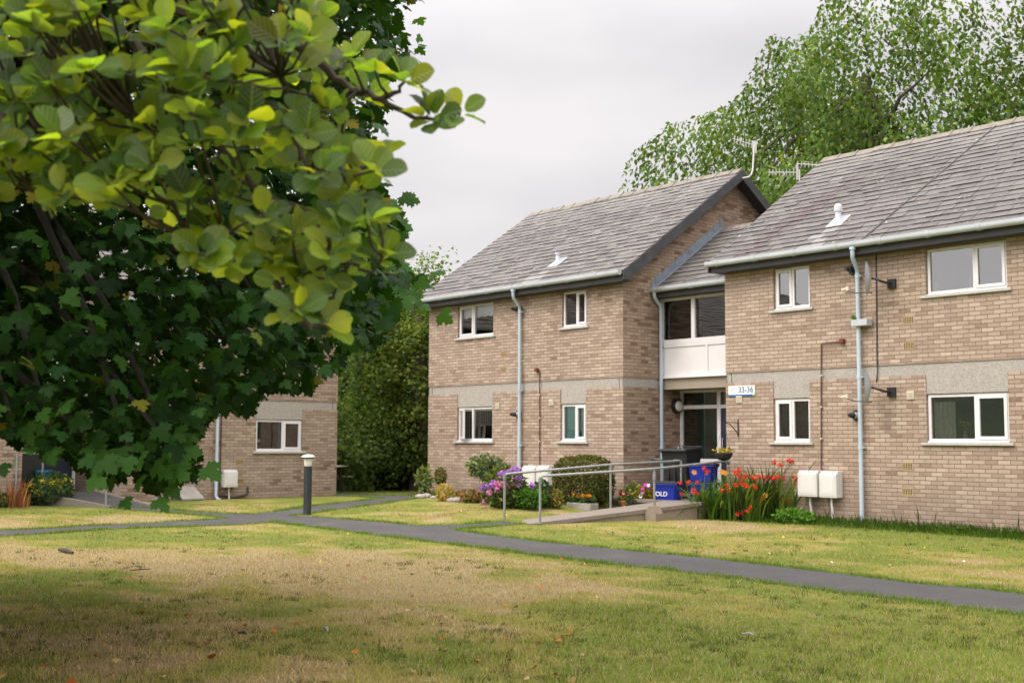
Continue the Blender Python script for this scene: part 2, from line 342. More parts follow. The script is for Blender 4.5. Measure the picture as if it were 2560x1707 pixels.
def edge_d(x,y,P=PP):
    d=np.full(x.shape,1e9)
    for i in range(len(P)):
        a=P[i]; b=P[(i+1)%len(P)]; ab=b-a; t=np.clip(((x-a[0])*ab[0]+(y-a[1])*ab[1])/(ab@ab),0,1); d=np.minimum(d,np.hypot(x-a[0]-t*ab[0],y-a[1]-t*ab[1]))
    return d
bm=bmesh.new(); vs=[bm.verts.new((p.x,p.y,0)) for p in PPOLY]
for tri in tessellate_polygon([[Vector((p.x,p.y,0)) for p in PPOLY]]):
    try: bm.faces.new([vs[i] for i in tri])
    except ValueError: pass
for k in range(-34,6):
    bmesh.ops.bisect_plane(bm,geom=bm.verts[:]+bm.edges[:]+bm.faces[:],plane_co=(k,0,0),plane_no=(1,0,0))
for k in range(2,26): bmesh.ops.bisect_plane(bm,geom=bm.verts[:]+bm.edges[:]+bm.faces[:],plane_co=(0,k,0),plane_no=(0,1,0))
for v in bm.verts: v.co.z=float(G(v.co.x,v.co.y))+.006
bmesh.ops.recalc_face_normals(bm,faces=bm.faces[:])
if sum(f.normal.z for f in bm.faces)<0: bmesh.ops.reverse_faces(bm,faces=bm.faces[:])
t=NT('asphalt'); v=obc(t); f=t.noise(v,1.1,6,.65); vo=t.n('ShaderNodeTexVoronoi'); vo.inputs['Scale'].default_value=140; t.l(v,vo.inputs['Vector']); sc_=t.n('ShaderNodeSeparateColor'); t.l(vo.outputs['Color'],sc_.inputs[0])
col=t.ramp(f,[(.3,(.038,.036,.035)),(.55,(.055,.052,.051)),(.75,(.085,.079,.074))]); col=t.mix(t.rng(sc_.outputs[0],0,1,0,.4),col,(.11,.105,.1)); col=t.mix(t.rng(t.noise(v,3,5,.7),.6,.8,0,.4),col,(.05,.047,.04))
MASPH=t.done(t.bsdf(col,.85,0,t.bump(vo.outputs['Distance'],.5,.006),.3))
mb=MBd(); mb.bm(bm); tag(obj('path',mb,MASPH),'dark grey asphalt footpath crossing the lawns',None,kind='structure')
# ---------------------------------------------------------------- ground
def axis(a,b,st,outs):
    return np.array(sorted(set([round(x,3) for x in np.arange(a,b,st)]+outs)))
gx=axis(-42,2,.17,[-600,-300,-150,-90,-65,-52,5,10,20,50,120,300,600]); gy=axis(-2,32,.17,[-600,-300,-120,-50,-20,-8,36,44,60,90,150,300,600])
X,Y=np.meshgrid(gx,gy,indexing='ij')
def lawn(x,y):
    """0 lush .. 1 straw"""
    n=vnoise(x,y,3,5,.35); n2=vnoise(x,y*1.6,8,4,1.7); d=.5+ (n-.5)*1.6+(n2-.5)*1.5
    u,v,dd=proj(np.stack([x,y,G(x,y)],-1)); ok=dd>2
    def blob(cu,cv,su,sv,a,rot=0.):
        du=(u-cu); dv=(v-cv)-rot*du; return np.where(ok,a*np.exp(-(du/su)**2-(dv/sv)**2),0)
    d=d-.12+blob(500,1410,900,30,.6,.06)+blob(800,1475,520,50,.45,.1)+blob(330,1300,330,14,.5)+blob(1150,1286,180,9,.25)+blob(1700,1345,500,16,.3,.06)+blob(620,1260,120,10,.4)+blob(1500,1440,500,30,.25,.1)
    d=d+blob(300,1600,900,150,.5)-blob(2300,1650,600,90,.25)-blob(150,1350,300,14,.3)-blob(1300,1560,400,60,.15)+blob(2000,1550,300,40,.2,.05)
    e=edge_d(x,y); d=d-.75*np.exp(-(e/.22)**2)
    d=d-.5*np.where(ok,sst(1.3,.2,np.abs(y-19.3))*(x<-9),0)*1.0
    return np.clip(d,0,1)
def lawncol(x,y,j=0.):
    d=lawn(x,y); k=vnoise(x,y,21,3,.8)
    g=np.array([.165,.215,.03]);yg=np.array([.325,.285,.07]);tn=np.array([.44,.325,.18])
    a=sst(.2,.62,d)[...,None]; b=sst(.55,.95,d)[...,None]
    c=g*(1-a)+yg*a; c=c*(1-b)+tn*b; return c*(.86+.28*k[...,None])
Z=G(X,Y); far_out=(np.abs(X)>60)|(np.abs(Y)>40); V=np.stack([X,Y,Z],-1).reshape(-1,3); nx,ny=X.shape
idx=np.arange(nx*ny).reshape(nx,ny); F=np.stack([idx[:-1,:-1],idx[1:,:-1],idx[1:,1:],idx[:-1,1:]],-1).reshape(-1,4)
C=lawncol(X.ravel(),Y.ravel())
t=NT('lawn'); a=t.n('ShaderNodeAttribute',attribute_name='rnd'); v=obc(t)
fn=t.noise(v,38,6,.75); col=t.mix(t.rng(fn,.35,.62,0,.75),a.outputs['Color'],(.1,.105,.03)); col=t.mix(t.rng(t.noise(v,24,5,.8),.55,.72,0,.5),col,(.36,.29,.15)); col=t.mix(t.rng(t.noise(v,4,5,.7),.55,.75,0,.35),col,(.1,.14,.025))
MLAWN=t.done(t.bsdf(col,.95,0,t.bump(fn,.9,.03),.1))
tag(npmesh('ground',V,F,MLAWN,None,C),'mown lawn with green and straw coloured patches',None,kind='structure')
# grass blades near the camera and along path edges
BT=[(-.5,0,0),(.5,0,0),(.12,1,.25)]; BF=[(0,1,2)]
def blades(name,px,py,h,w,label,green=False,cj=.3):
    N=len(px); pos=np.stack([px,py,G(px,py)-.002],-1); d=np.stack([rng.normal(size=N)*.45,rng.normal(size=N)*.45,np.ones(N)],-1); c=lawncol(px,py)
    c=c*(1.12+.3*rng.normal(size=(N,1))).clip(.4,1.9)
    st=rng.random(N)<(.33 if not green else .06); c[st]=np.array([.4,.32,.17])*(.7+.5*rng.random((st.sum(),1)))
    if green: gk=rng.random(N)<.75; c[gk]=np.array([.13,.21,.025])*(.6+.8*rng.random((gk.sum(),1)))
    o=scatter(name,BT,BF,pos,d,rdir(N)*np.array([1,1,.1]),np.stack([w,h,h],-1),c,MGR); return tag(o,label,'grass',kind='stuff')
def px_sample(n,u0,u1,v0,v1,pw=1.):
    u=rng.uniform(u0,u1,n); v=v0+(v1-v0)*rng.random(n)**pw; q=fw[None]*FPX+RT[None]*(u-1280)[:,None]-UP[None]*(v-853.5)[:,None]; t=-H/q[:,2]; x=q[:,0]*t; y=q[:,1]*t
    for _ in range(6): t=(G(x,y)-H)/q[:,2]; x=q[:,0]*t; y=q[:,1]*t
    return x,y
x,y=px_sample(330000,-350,2950,1262,1800,1.25); k=(~inpoly(x,y))&(edge_d(x,y)>.02)&~inpoly(x,y,RAMP)&(y<18.95)&~((x<-25)&(y>9.1)&(y<11.5))&(x>-27.4)
x,y=x[k],y[k]; dd=np.hypot(x,y); clump=vnoise(x,y,5,3,3.); k=rng.random(len(x))<(.35+.9*clump); x,y,dd,clump=x[k],y[k],dd[k],clump[k]
blades('grass',x,y,(.018+.034*rng.random(len(x))**1.5)*(.5+1.1*clump),.0042+.0003*dd,'short mown grass blades all over the lawn')
ex=[];ey=[]
for i in range(len(PP)):
    a=PP[i]; b=PP[(i+1)%len(PP)]; L=np.linalg.norm(b-a)
    if L>14 or min(np.hypot(*a),np.hypot(*b))>60: continue
    n=int(L*560); 
    if n<2: continue
    tt=rng.random(n); wv=(vnoise(a[0]+(b[0]-a[0])*tt,a[1]+(b[1]-a[1])*tt,51,3,1.6)-.5)*.1; nn_=np.array([-(b-a)[1],(b-a)[0]])/L; ex.append(a[0]+(b[0]-a[0])*tt+rng.normal(size=n)*.045+nn_[0]*wv); ey.append(a[1]+(b[1]-a[1])*tt+rng.normal(size=n)*.045+nn_[1]*wv)
ex=np.concatenate(ex); ey=np.concatenate(ey); tuft=vnoise(ex,ey,31,3,2.2); k=(rng.random(len(ex))<sst(.3,.65,tuft)+.3)&~inpoly(ex,ey,RAMP); ex,ey,tuft=ex[k],ey[k],tuft[k]
blades('edge_grass',ex,ey,(.02+.05*rng.random(len(ex)))*(.5+tuft),.007+.006*rng.random(len(ex)),'longer bright green grass fringing the asphalt path edges',True)
tx,ty=px_sample(2600,-350,2950,1330,1790,.9); k=(~inpoly(tx,ty))&(ty<18)&(vnoise(tx,ty,61,3,.9)>.47); tx,ty=tx[k],ty[k]; nb=16
bx=np.repeat(tx,nb)+rng.normal(size=len(tx)*nb)*.035; by=np.repeat(ty,nb)+rng.normal(size=len(tx)*nb)*.035; m_=len(bx)
pos=np.stack([bx,by,G(bx,by)-.002],-1); hh=.03+.05*rng.random(m_)*np.repeat(rng.random(len(tx)),nb); cc_=pick([(.07,.11,.02),(.1,.14,.025),(.06,.085,.02),(.2,.17,.07)],m_,.25)
tag(scatter('grass_tufts',BT,BF,pos,np.stack([rng.normal(size=m_)*.5,rng.normal(size=m_)*.5,np.ones(m_)],-1),rdir(m_)*np.array([1,1,.1]),np.stack([.0045+.0003*np.hypot(bx,by),hh,hh],-1),cc_,MGR),'coarser dark grass tufts dotted through the lawn','grass',kind='stuff')
# ---------------------------------------------------------------- hills behind the viewer (they show in the window reflections)
V=[];F=[];n=90
for i in range(n+1):
    a=math.pi*(.95+1.25*i/n); 
    for j,(r,hh) in enumerate(((140,-1),(190,9),(260,24),(340,30),(420,10))):
        hgt=hh*(.7+.6*float(vnoise(np.array([i*.13]),np.array([j*.7]),4,3,1.)[0])); V.append((r*math.cos(a),r*math.sin(a),max(hgt,-1)))
F=[(i*5+j,(i+1)*5+j,(i+1)*5+j+1,i*5+j+1) for i in range(n) for j in range(4)]
mb=MBd(); mb.v=V; mb.f=F; mb.uv=[None]*len(F); mb.c=[None]*len(F)
tag(obj('hills',mb,simple('hill_woods',(.05,.075,.03),.95,.4,.05),smooth=True),'wooded hills behind the viewer',None,kind='structure')
# ---------------------------------------------------------------- buildings
ZBT,ZBB,ZU1,ZU0,ZL1,ZL0=3.050,2.837,5.089,4.249,2.502,1.645
ZE,ZR,TR=5.31,8.12,3.735
MA=Matrix.Translation((0,19.026,0)); MBB=Matrix.Translation((0,19.593,0)); ML=Matrix.Translation((0,20.248,0))
R90=Matrix.Rotation(math.pi/2,4,'Z'); MC=Matrix.Translation((-27.48,0,-.391))@R90; MD=Matrix.Translation((-26.9,0,-.391))@R90; MLC=Matrix.Translation((-28.15,0,-.391))@R90
def T(mb,M):
    mb.v=[tuple(M@Vector(p)) for p in mb.v]; return mb
def wallgrid(mb,s0,s1,z0,z1,ops,t=0.,rev=.09):
    S_=sorted({s0,s1,*[o for q in ops for o in q[:2]]}); Z_=sorted({z0,z1,*[o for q in ops for o in q[2:4]]}); S_=[a for a in S_ if s0<=a<=s1]; Z_=[a for a in Z_ if z0<=a<=z1]
    for a,b in zip(S_,S_[1:]):
        for c,d in zip(Z_,Z_[1:]):
            if any(q[0]<(a+b)/2<q[1] and q[2]<(c+d)/2<q[3] for q in ops): continue
            mb.face([(a,t,c),(b,t,c),(b,t,d),(a,t,d)],[(a,c),(b,c),(b,d),(a,d)])
    for a,b,c,d in ops:
        r=t+rev
        mb.face([(a,t,c),(a,t,d),(a,r,d),(a,r,c)],[(0,c),(0,d),(rev,d),(rev,c)]); mb.face([(b,t,c),(b,r,c),(b,r,d),(b,t,d)],[(0,c),(rev,c),(rev,d),(0,d)])
        if d<z1-1e-6: mb.face([(a,t,d),(b,t,d),(b,r,d),(a,r,d)],[(a,0),(b,0),(b,rev),(a,rev)]); mb.face([(a,t,c),(a,r,c),(b,r,c),(b,t,c)],[(a,0),(a,rev),(b,rev),(b,0)])
def bars(mb,a,b,c,d,w,t0,t1,wb=None):
    wb=wb or w
    mb.box((a,t0,c),(a+w,t1,d)); mb.box((b-w,t0,c),(b,t1,d)); mb.box((a+w,t0,d-w),(b-w,t1,d)); mb.box((a+w,t0,c),(b-w,t1,c+wb))
def window(par,M,a,b,c,d,split,side,deco=None,open_=0.,sill=True):
    e=.012; a+=e;b-=e;c+=e;d-=e; mu=a+(b-a)*split; t0,t1=.05,.12; w=.05
    mb=MBd(); bars(mb,a,b,c,d,w,t0,t1,.055); mb.box((mu-.03,t0,c+.055),(mu+.03,t1,d-w))
    win=obj('window',T(mb,M),MWHITE,par)
    if side=='L': ca,cb,fa,fb=a+w-.012,mu-.03+.012,mu+.03,b-w
    else: ca,cb,fa,fb=mu+.03-.012,b-w+.012,a+w,mu-.03
    mb=MBd(); lo,hi=c+.055-.012,d-w+.012; MO=M
    if open_: hp=Vector((ca,t0,0)); MO=M@Matrix.Translation(hp)@Matrix.Rotation(-open_,4,'Z')@Matrix.Translation(-hp)
    mb=MBd(); bars(mb,ca,cb,lo,hi,.052,t0-.017,t0+.04); obj('casement',T(mb,MO),MWHITE,win)
    mb=MBd(); q=t0+.012; mb.face([(ca+.05,q,lo+.05),(cb-.05,q,lo+.05),(cb-.05,q,hi-.05),(ca+.05,q,hi-.05)]); obj('pane',T(mb,MO),MGLASS,win)
    mb=MBd(); q=t0+.03; mb.face([(fa,q,c+.055),(fb,q,c+.055),(fb,q,d-w),(fa,q,d-w)]); obj('pane',T(mb,M),MGLASS,win)
    if sill:
        mb=MBd(); mb.bbox((a-.1,-.055,c-.062),(b+.1,.115,c-.012),.006); obj('sill',T(mb,M),MSTONE,win)
        mb=MBd(); mb.box((a,.005,c-.011),(b,.05,c+.012)); obj('drip_board',T(mb,M),MWHITE,win)
    # room
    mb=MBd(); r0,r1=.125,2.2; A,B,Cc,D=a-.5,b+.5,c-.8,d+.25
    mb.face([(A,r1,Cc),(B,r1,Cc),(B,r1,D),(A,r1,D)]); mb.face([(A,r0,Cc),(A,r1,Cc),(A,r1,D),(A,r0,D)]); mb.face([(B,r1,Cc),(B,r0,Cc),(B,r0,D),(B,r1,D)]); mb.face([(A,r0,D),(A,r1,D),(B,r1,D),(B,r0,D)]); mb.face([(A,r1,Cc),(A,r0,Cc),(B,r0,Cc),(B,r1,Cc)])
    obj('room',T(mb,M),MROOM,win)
    t=.14
    if deco=='vertical':
        mb=MBd(); n=int((b-a)/.089)
        for i in range(n+1):
            x=a+.02+i*.089
            if x>b-.05: break
            R=Matrix.Translation((x+.04,t,0))@Matrix.Rotation(R_(-40),4,'Z'); mb.box((-.042,-.001,c+.05),(.042,.001,d-.09),None,R)
        mb.box((a,t-.03,d-.09),(b,t+.03,d-.05)); obj('blind',T(mb,M),MBLIND,win)
    if deco in('teal','net'):
        mb=MBd(); n=26
        for i in range(n):
            x0=a+(b-a)*i/n; x1=a+(b-a)*(i+1)/n; mb.face([(x0,t+.015*math.sin(i*1.3),c),(x1,t+.015*math.sin(i*1.3+1.3),c),(x1,t+.015*math.sin(i*1.3+1.3),d-.05),(x0,t+.015*math.sin(i*1.3),d-.05)])
        obj('curtain',T(mb,M),MTEALB if deco=='teal' else MNET,win)
    if deco=='valance':
        mb=MBd(); n=30
        for i in range(n):
            x0=a+.04+(b-a-.08)*i/n; x1=a+.04+(b-a-.08)*(i+1)/n; z=d-.3-.03*abs(math.sin(i*.55)); z2=d-.3-.03*abs(math.sin((i+1)*.55)); mb.face([(x0,t,z),(x1,t,z2),(x1,t,d-.06),(x0,t,d-.06)])
        obj('pelmet_blind',T(mb,M),MCURT,win)
    if deco=='lace':
        mb=MBd(); n=26
        for i in range(n):
            x0=a+.06+.42*i/n; x1=a+.06+.42*(i+1)/n; f=lambda k:t+.02*math.sin(k*1.15); mb.face([(x0,f(i),c),(x1,f(i+1),c),(x1,f(i+1),d-.12),(x0,f(i),d-.12)])
        obj('curtain',T(mb,M),MCURT,win); mb=MBd(); mb.box((a,t-.02,d-.13),(b,t,d-.08)); obj('curtain_rail',T(mb,M),MDARK,win)
    return win
def slates(par,M,sL,sR,t0,z0,t1,z1,cf,seed,wd=.32,rw=.215):
    rr=random.Random(seed); mb=MBd(); L=math.hypot(t1-t0,z1-z0); dt,dz=(t1-t0)/L,(z1-z0)/L; nt,nz_=-dz,dt
    P=lambda s,d,h:(s,t0+dt*d+nt*h,z0+dz*d+nz_*h)
    nrow=int(L/rw)
    for r in range(nrow+1):
        d0=r*rw+rr.uniform(-.004,.004); d1=min(d0+rw*1.5,L); s=sL-rr.random()*wd*.1-(wd/2 if r%2 else 0)
        while s<sR:
            w=wd*(1+rr.uniform(-.1,.1)); a=max(s,sL-rr.uniform(0,.02)); b=min(s+w-.006,sR+rr.uniform(0,.02)); s+=w
            if b-a<.03: continue
            h0=.026+rr.uniform(-.003,.01); h1=.006; dj=rr.uniform(-.012,.008) if rr.random()<.85 else rr.uniform(-.04,0); c=cf((a+b)/2,d0/L,rr); k=rr.uniform(-.003,.003)
            p=[P(a,d0+dj,h0),P(b,d0+dj+k,h0+k),P(b,d1,h1),P(a,d1,h1)]; q=[P(a,d0+dj+.004,h0-.017),P(b,d0+dj+k+.004,h0-.017+k)]
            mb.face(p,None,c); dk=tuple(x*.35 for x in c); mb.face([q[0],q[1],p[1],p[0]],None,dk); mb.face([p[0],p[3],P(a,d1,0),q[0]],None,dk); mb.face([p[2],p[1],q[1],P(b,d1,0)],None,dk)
    o=obj('roof_slates',T(mb,M),MSLATE,par); return o
def scol(stain=None,light=0.,mul=1.):
    def f(s,d,rr):
        k=rr.random(); base=[(.15,.137,.134),(.13,.118,.12),(.165,.148,.14),(.115,.107,.112),(.175,.162,.158)][int(k*5)]
        n=float(vnoise(np.array([s*1.]),np.array([d*3.]),77,3,1.)[0]); g=.85+.35*n+rr.uniform(-.07,.07)+light; c=[x*g*w_*mul for x,w_ in zip(base,(.72,.69,.655))]
        l=max(0,(d-.62)/.38)**1.5*(.35+.5*n); c=[x*(1-l)+y*l for x,y in zip(c,(.2,.185,.162))]
        if stain:
            m,cc=stain(s,d,rr); c=[x*(1-m)+y*m for x,y in zip(c,cc)]
        return tuple(c)
    return f
def roof(par,M,sL,sR,cf,seed,z0=ZE,zr=ZR,t0=-.33,tr=TR,back=True,name='roof'):
    mb=MBd(); th=.1; k=(zr-z0)/(tr-t0)
    for a,b in((t0,tr),(2*tr-t0,tr)) if back else ((t0,tr),):
        if a<b: mb.prism([(sL+.01,a,z0-.004),(sL+.01,b,zr-.004),(sL+.01,b,zr-th),(sL+.01,a,z0-th*.6)],(sR-sL-.02,0,0))
        else: mb.prism([(sL+.01,a,z0-.004),(sL+.01,a,z0-th*.6),(sL+.01,b,zr-th),(sL+.01,b,zr-.004)],(sR-sL-.02,0,0))
    obj(name,T(mb,M),MDARK,par)
    slates(par,M,sL,sR,t0,z0,tr,zr,cf,seed)
    if back: slates(par,M@Matrix.Translation((sL+sR,2*tr,0))@Matrix.Rotation(math.pi,4,'Z'),sL,sR,t0,z0,tr,zr,scol(),seed+1,.6,.4)
    rr=random.Random(seed); mb=MBd(); s=sL
    while s<sR-.02:
        e=min(s+.46,sR); dz=rr.uniform(-.008,.01); q=[(s+.004,tr-.16,zr-.075+dz),(s+.004,tr,zr+.055+dz),(s+.004,tr+.16,zr-.075+dz)]; mb.prism(q,(e-s-.01,0,0))
        q=[(e-.035,tr-.18,zr-.08+dz),(e-.035,tr,zr+.075+dz),(e-.035,tr+.18,zr-.08+dz)]; mb.prism(q,(.045,0,rr.uniform(-.004,.006))); s=e
    obj('ridge_tiles',T(mb,M),MRIDGE,par)
def gutter(par,M,sL,sR,t=-.4,z=5.262,r=.062,first=.3,step=.95):
    mb=MBd(); n=12; pr=[(-1,.75)]+[(math.cos(math.pi+math.pi*i/n),math.sin(math.pi+math.pi*i/n)) for i in range(n+1)]+[(1,.75)]; n+=2
    for rr,a,b in [(r,sL,sR)]+[(r+.009,x-.03,x+.03) for x in np.arange(sL+first,sR,step)]+[(r+.012,x-.045,x-.03) for x in np.arange(sL+first,sR,step)]:
        for i in range(n):
            p,q=pr[i],pr[i+1]; mb.face([(a,t+rr*p[0],z+rr*p[1]+.02),(a,t+rr*q[0],z+rr*q[1]+.02),(b,t+rr*q[0],z+rr*q[1]+.02),(b,t+rr*p[0],z+rr*p[1]+.02)])
            mb.face([(a,t+(rr-.005)*p[0],z+(rr-.005)*p[1]+.02),(b,t+(rr-.005)*p[0],z+(rr-.005)*p[1]+.02),(b,t+(rr-.005)*q[0],z+(rr-.005)*q[1]+.02),(a,t+(rr-.005)*q[0],z+(rr-.005)*q[1]+.02)])
        mb.face([(a,t+rr*c[0],z+rr*c[1]+.02) for c in pr]); mb.face([(b,t+rr*c[0],z+rr*c[1]+.02) for c in pr][::-1])
    for x in np.arange(sL+first,sR,step): mb.box((x-.015,t,z-.03),(x+.015,t+.12,z+.01))
    obj('gutter',T(mb,M),MGUT,par,True)
    mb=MBd(); mb.box((sL+.06,t+.085,z-.16),(sR,t+.11,z+.03)); mb.box((sL+.06,t+.11,z-.155),(sR,-.002,z-.13)); obj('fascia',T(mb,M),MDARK,par)
def downpipe(par,M,s,so,zb,zt=4.75,r=.04,z=5.2,shoe=False,t=-.09):
    mb=MBd(); mb.tube([(so,-.4,z),(so,-.4,z-.09),(so+(s-so)*.12,-.38,z-.16),(so+(s-so)*.9,t-.03,zt+.12),(s,t,zt+.04),(s,t,zt),(s,t,zt-.05),(s,t,(zt+zb)/2),(s,t,zb)] + ([(s+.02,t-.06,zb-.08),(s+.05,t-.16,zb-.1)] if shoe else []),r,12)
    for zz in (zt-.02,zt-1.9,zt-3.2):
        if zz>zb+.2: mb.tube([(s,t,zz-.035),(s,t,zz+.035)],r+.008,12); mb.box((s-.01,t,zz-.015),(s+.07,-.004,zz+.015))
    mb.tube([(so,-.4,z-.02),(so,-.4,z+.03)],r+.018,12)
    return obj('downpipe',T(mb,M),MPIPE,par,True)
def airbrick(par,M,p,w=.215,h=.14,cols=6,rows=4):
    s,z=p; mb=MBd(); mb.box((s-w/2,-.004,z-h/2),(s+w/2,.03,z-h/2+.014)); mb.box((s-w/2,-.004,z+h/2-.014),(s+w/2,.03,z+h/2)); 
    for i in range(cols+1): x=s-w/2+(w-.012)*i/cols; mb.box((x,-.003,z-h/2+.014),(x+.012,.03,z+h/2-.014))
    for j in range(1,rows): y=z-h/2+h*j/rows; mb.box((s-w/2+.012,-.002,y-.004),(s+w/2-.012,.028,y+.004))
    o=obj('air_brick',T(mb,M),MYEL,par); mb=MBd(); mb.box((s-w/2+.005,-.0012,z-h/2+.005),(s+w/2-.005,.02,z+h/2-.005)); obj('hole_backing',T(mb,M),MHOLE,o)
def ventcover(par,M,p,w=.15):
    s,z=p; mb=MBd(); mb.bbox((s-w/2,-.022,z-w/2),(s+w/2,0,z+w/2),.006)
    for j in range(7): zz=z-w/2+.03+j*(w-.06)/6; mb.box((s-w/2+.02,-.028,zz-.003),(s+w/2-.02,-.021,zz+.004))
    obj('vent_cover',T(mb,M),MCREAM,par)
def sz(u,v,M,t=0.):
    """pixel on a facade -> (s,z) in its local frame"""
    if M in (MC,MD,MLC): 
        p=at(u,v,x=M.translation.x-t); return p.y,p.z-M.translation.z
    p=at(u,v,y=M.translation.y+t); return p.x,p.z
def block(name,M,s0,s1,dep,zg,wins,label,cf,seed,ovL,ovR,mat,gable='R',gmat=None,gz=None):
    loc=M@Vector(((s0+s1)/2,dep/2,zg)); par=thing(name,loc,label,'building')
    lo=[w for w in wins if w[2]<2.7]; up=[w for w in wins if w[2]>2.7]
    mb=MBd(); wallgrid(mb,s0,s1,zg-.4,ZBB,[(w[0],w[1],w[2],ZBB) for w in lo])
    obj('lower_wall',T(mb,M),mat,par); mb=MBd(); wallgrid(mb,s0,s1,ZBT,ZE-.02,[tuple(w[:4]) for w in up])
    # brick ledge under the band and soffit above it
    mb.face([(s0,0,ZBT),(s0,.05,ZBT),(s1,.05,ZBT),(s1,0,ZBT)],[(0,0)]*4)
    obj('upper_wall',T(mb,M),mat,par); mb=MBd()
    mb.face([(s1,dep,zg-.4),(s0,dep,zg-.4),(s0,dep,ZE),(s1,dep,ZE)],[(0,0),(s1-s0,0),(s1-s0,5.6),(0,5.6)])
    obj('back_wall',T(mb,M),mat,par)
    for s,nm in((s0,'left'),(s1,'right')):
        mb=MBd(); g=(ZR-ZE)/(TR+.33); ze=ZE+g*.33-.12
        f=(lambda pts: pts) if s==s1 else (lambda pts: pts[::-1])
        for nm2,pts in (('gable_base',[(0,zg-.4),(dep,zg-.4),(dep,ZBB),(0,ZBB)]),('gable_wall',[(0,ZBT),(dep,ZBT),(dep,ze),(TR,ze+g*TR),(0,ze)])):
            pts=f(pts); mb=MBd(); mb.face([(s,a,b) for a,b in pts],[(a+.11,b) for a,b in pts]); obj(nm2,T(mb,M),gmat or mat,par)
        k=.02 if s==s0 else -.02
        mb=MBd(); mb.face([(s+k,a,b) for a,b in f([(0,ZBB-.02),(dep,ZBB-.02),(dep,ZBT+.02),(0,ZBT+.02)])]); obj('concrete_band',T(mb,M),MCON,par)
    mb=MBd(); t=.02
    mb.face([(s0+.02,t,ZBB-.02),(s1-.02,t,ZBB-.02),(s1-.02,t,ZBT+.02),(s0+.02,t,ZBT+.02)])
    for w in lo: mb.face([(w[0],t,w[3]),(w[1],t,w[3]),(w[1],t,ZBB-.02),(w[0],t,ZBB-.02)]); mb.face([(w[0],t,w[3]),(w[0],.12,w[3]),(w[1],.12,w[3]),(w[1],t,w[3])])
    obj('concrete_band',T(mb,M),MCON,par)
    for s in (s0+.14,s1-.14): mb=MBd(); mb.box((s-.006,t-.004,ZBB),(s+.006,t+.002,ZBT)); obj('band_joint',T(mb,M),MHOLE,par)
    for w in wins: window(par,M,*w)
    roof(par,M,s0-ovL,s1+ovR,cf,seed)
    for s,ov in((s0,-ovL),(s1,ovR)):
        if abs(ov)<.1: continue
        x=s+ov; d=.03 if ov>0 else -.03; mb=MBd(); h=.2
        for a in (0,1):
            f=lambda q:2*TR-q if a else q
            P=[(x,f(-.34),ZE+.0),(x,f(TR),ZR+.015),(x,f(TR),ZR-h*1.15),(x,f(-.2),ZE-h*.95),(x,f(-.34),ZE-h*.95)]
            if a ^ (ov<0): P=P[::-1]
            mb.prism(P,(d,0,0))
        obj('bargeboard',T(mb,M),MDARK,par)
        mb=MBd(); x0,x1=sorted((s,x)); 
        for a in (0,1):
            f=lambda q:2*TR-q if a else q
            mb.face([(x0,f(-.2),ZE-.1),(x1,f(-.2),ZE-.1),(x1,f(TR),ZR-.14),(x0,f(TR),ZR-.14)])
        obj('verge_soffit',T(mb,M),MDARK,par)
    return par
xw=dict(w1=(-24.445,-23.020),w2=(-20.534,-19.713),w3=(-24.442,-23.038),w4=(-20.581,-19.737),w5=(-14.946,-14.083),w6=(-11.605,-10.091),w7=(-14.989,-14.126),w8=(-11.653,-10.127))
def stB(s,d,rr):
    # rusty red brown run of slates, pale run under the soil vent, lichen
    c=-15.75+1.35*d*1.0; m=.0
    cx=-15.35+.9*(d-.3); w=.33+.25*abs(d-.35); cx=-15.55+1.5*d; m=max(0,1-((s-cx)/(.42-.2*abs(d-.3)))**2)*max(0,min(1,(.8-d)*3))*.95
    if m>.05: return m*(.8+.2*rr.random()),(.06,.036,.034)
    if abs(s+13.85)<.2 and d<.16: return .6,(.25,.24,.23)
    if s>-12.3 : return .25,(.13,.115,.112)
    n=float(vnoise(np.array([s*1.2]),np.array([d*2.]),5,2,1.)[0]); return (max(0,n-.6)*1.5,(.13,.11,.105))
def stA(s,d,rr):
    if abs(s+21.35)<.2 and d<.13: return .6,(.25,.24,.23)
    for c,w in((-24.6,.16),(-22.6,.13)):
        if abs(s-c-.25*(d-.4))<w and .12<d<.75: return .55,(.12,.1,.1)
    return 0,(0,0,0)
bA=block('brick_building',MA,-25.671,-18.569,7.47,.3,[(*xw['w1'],ZU0,ZU1,.42,'L','valance'),(*xw['w2'],ZU0,ZU1,.56,'R',None),(*xw['w3'],ZL0,ZL1,.41,'L','vertical',R_(28)),(*xw['w4'],ZL0,ZL1,.56,'R','teal')],'two storey brick block with dark gable bargeboards, left of the white entrance link',scol(stA,.02,.88),3,.2,.33,MB,gmat=MBG)
gutter(bA,MA,-25.93,-18.27)
s1_,z1_=sz(1283,724,MA,-.4); downpipe(bA,MA,-21.92,s1_,.3)
for p in((1259.7,886),(1258.4,925),(1255.6,1144.5)): airbrick(bA,MA,sz(*p,MA))
for p in((1244,1015),(1379,1005.8)): ventcover(bA,MA,sz(*p,MA))
bB=block('brick_building',MBB,-16.185,-3.2,7.47,.25,[(*xw['w5'],ZU0,ZU1,.5,'L',None),(*xw['w6'],ZU0,ZU1,.6,'R',None),(*xw['w7'],ZL0,ZL1,.5,'L','net'),(*xw['w8'],ZL0,ZL1,.6,'R','lace'),(-8.2,-6.7,ZU0,ZU1,.4,'L',None),(-8.2,-6.7,ZL0,ZL1,.4,'L','vertical')],'long two storey pale brick block with a stained slate roof, right of the entrance door',scol(stB,0,.78),9,.14,.3,MB)
gutter(bB,MBB,-16.34,-2.9)
s2_,z2_=sz(2131,624,MBB,-.4); downpipe(bB,MBB,-12.95,s2_,.2)
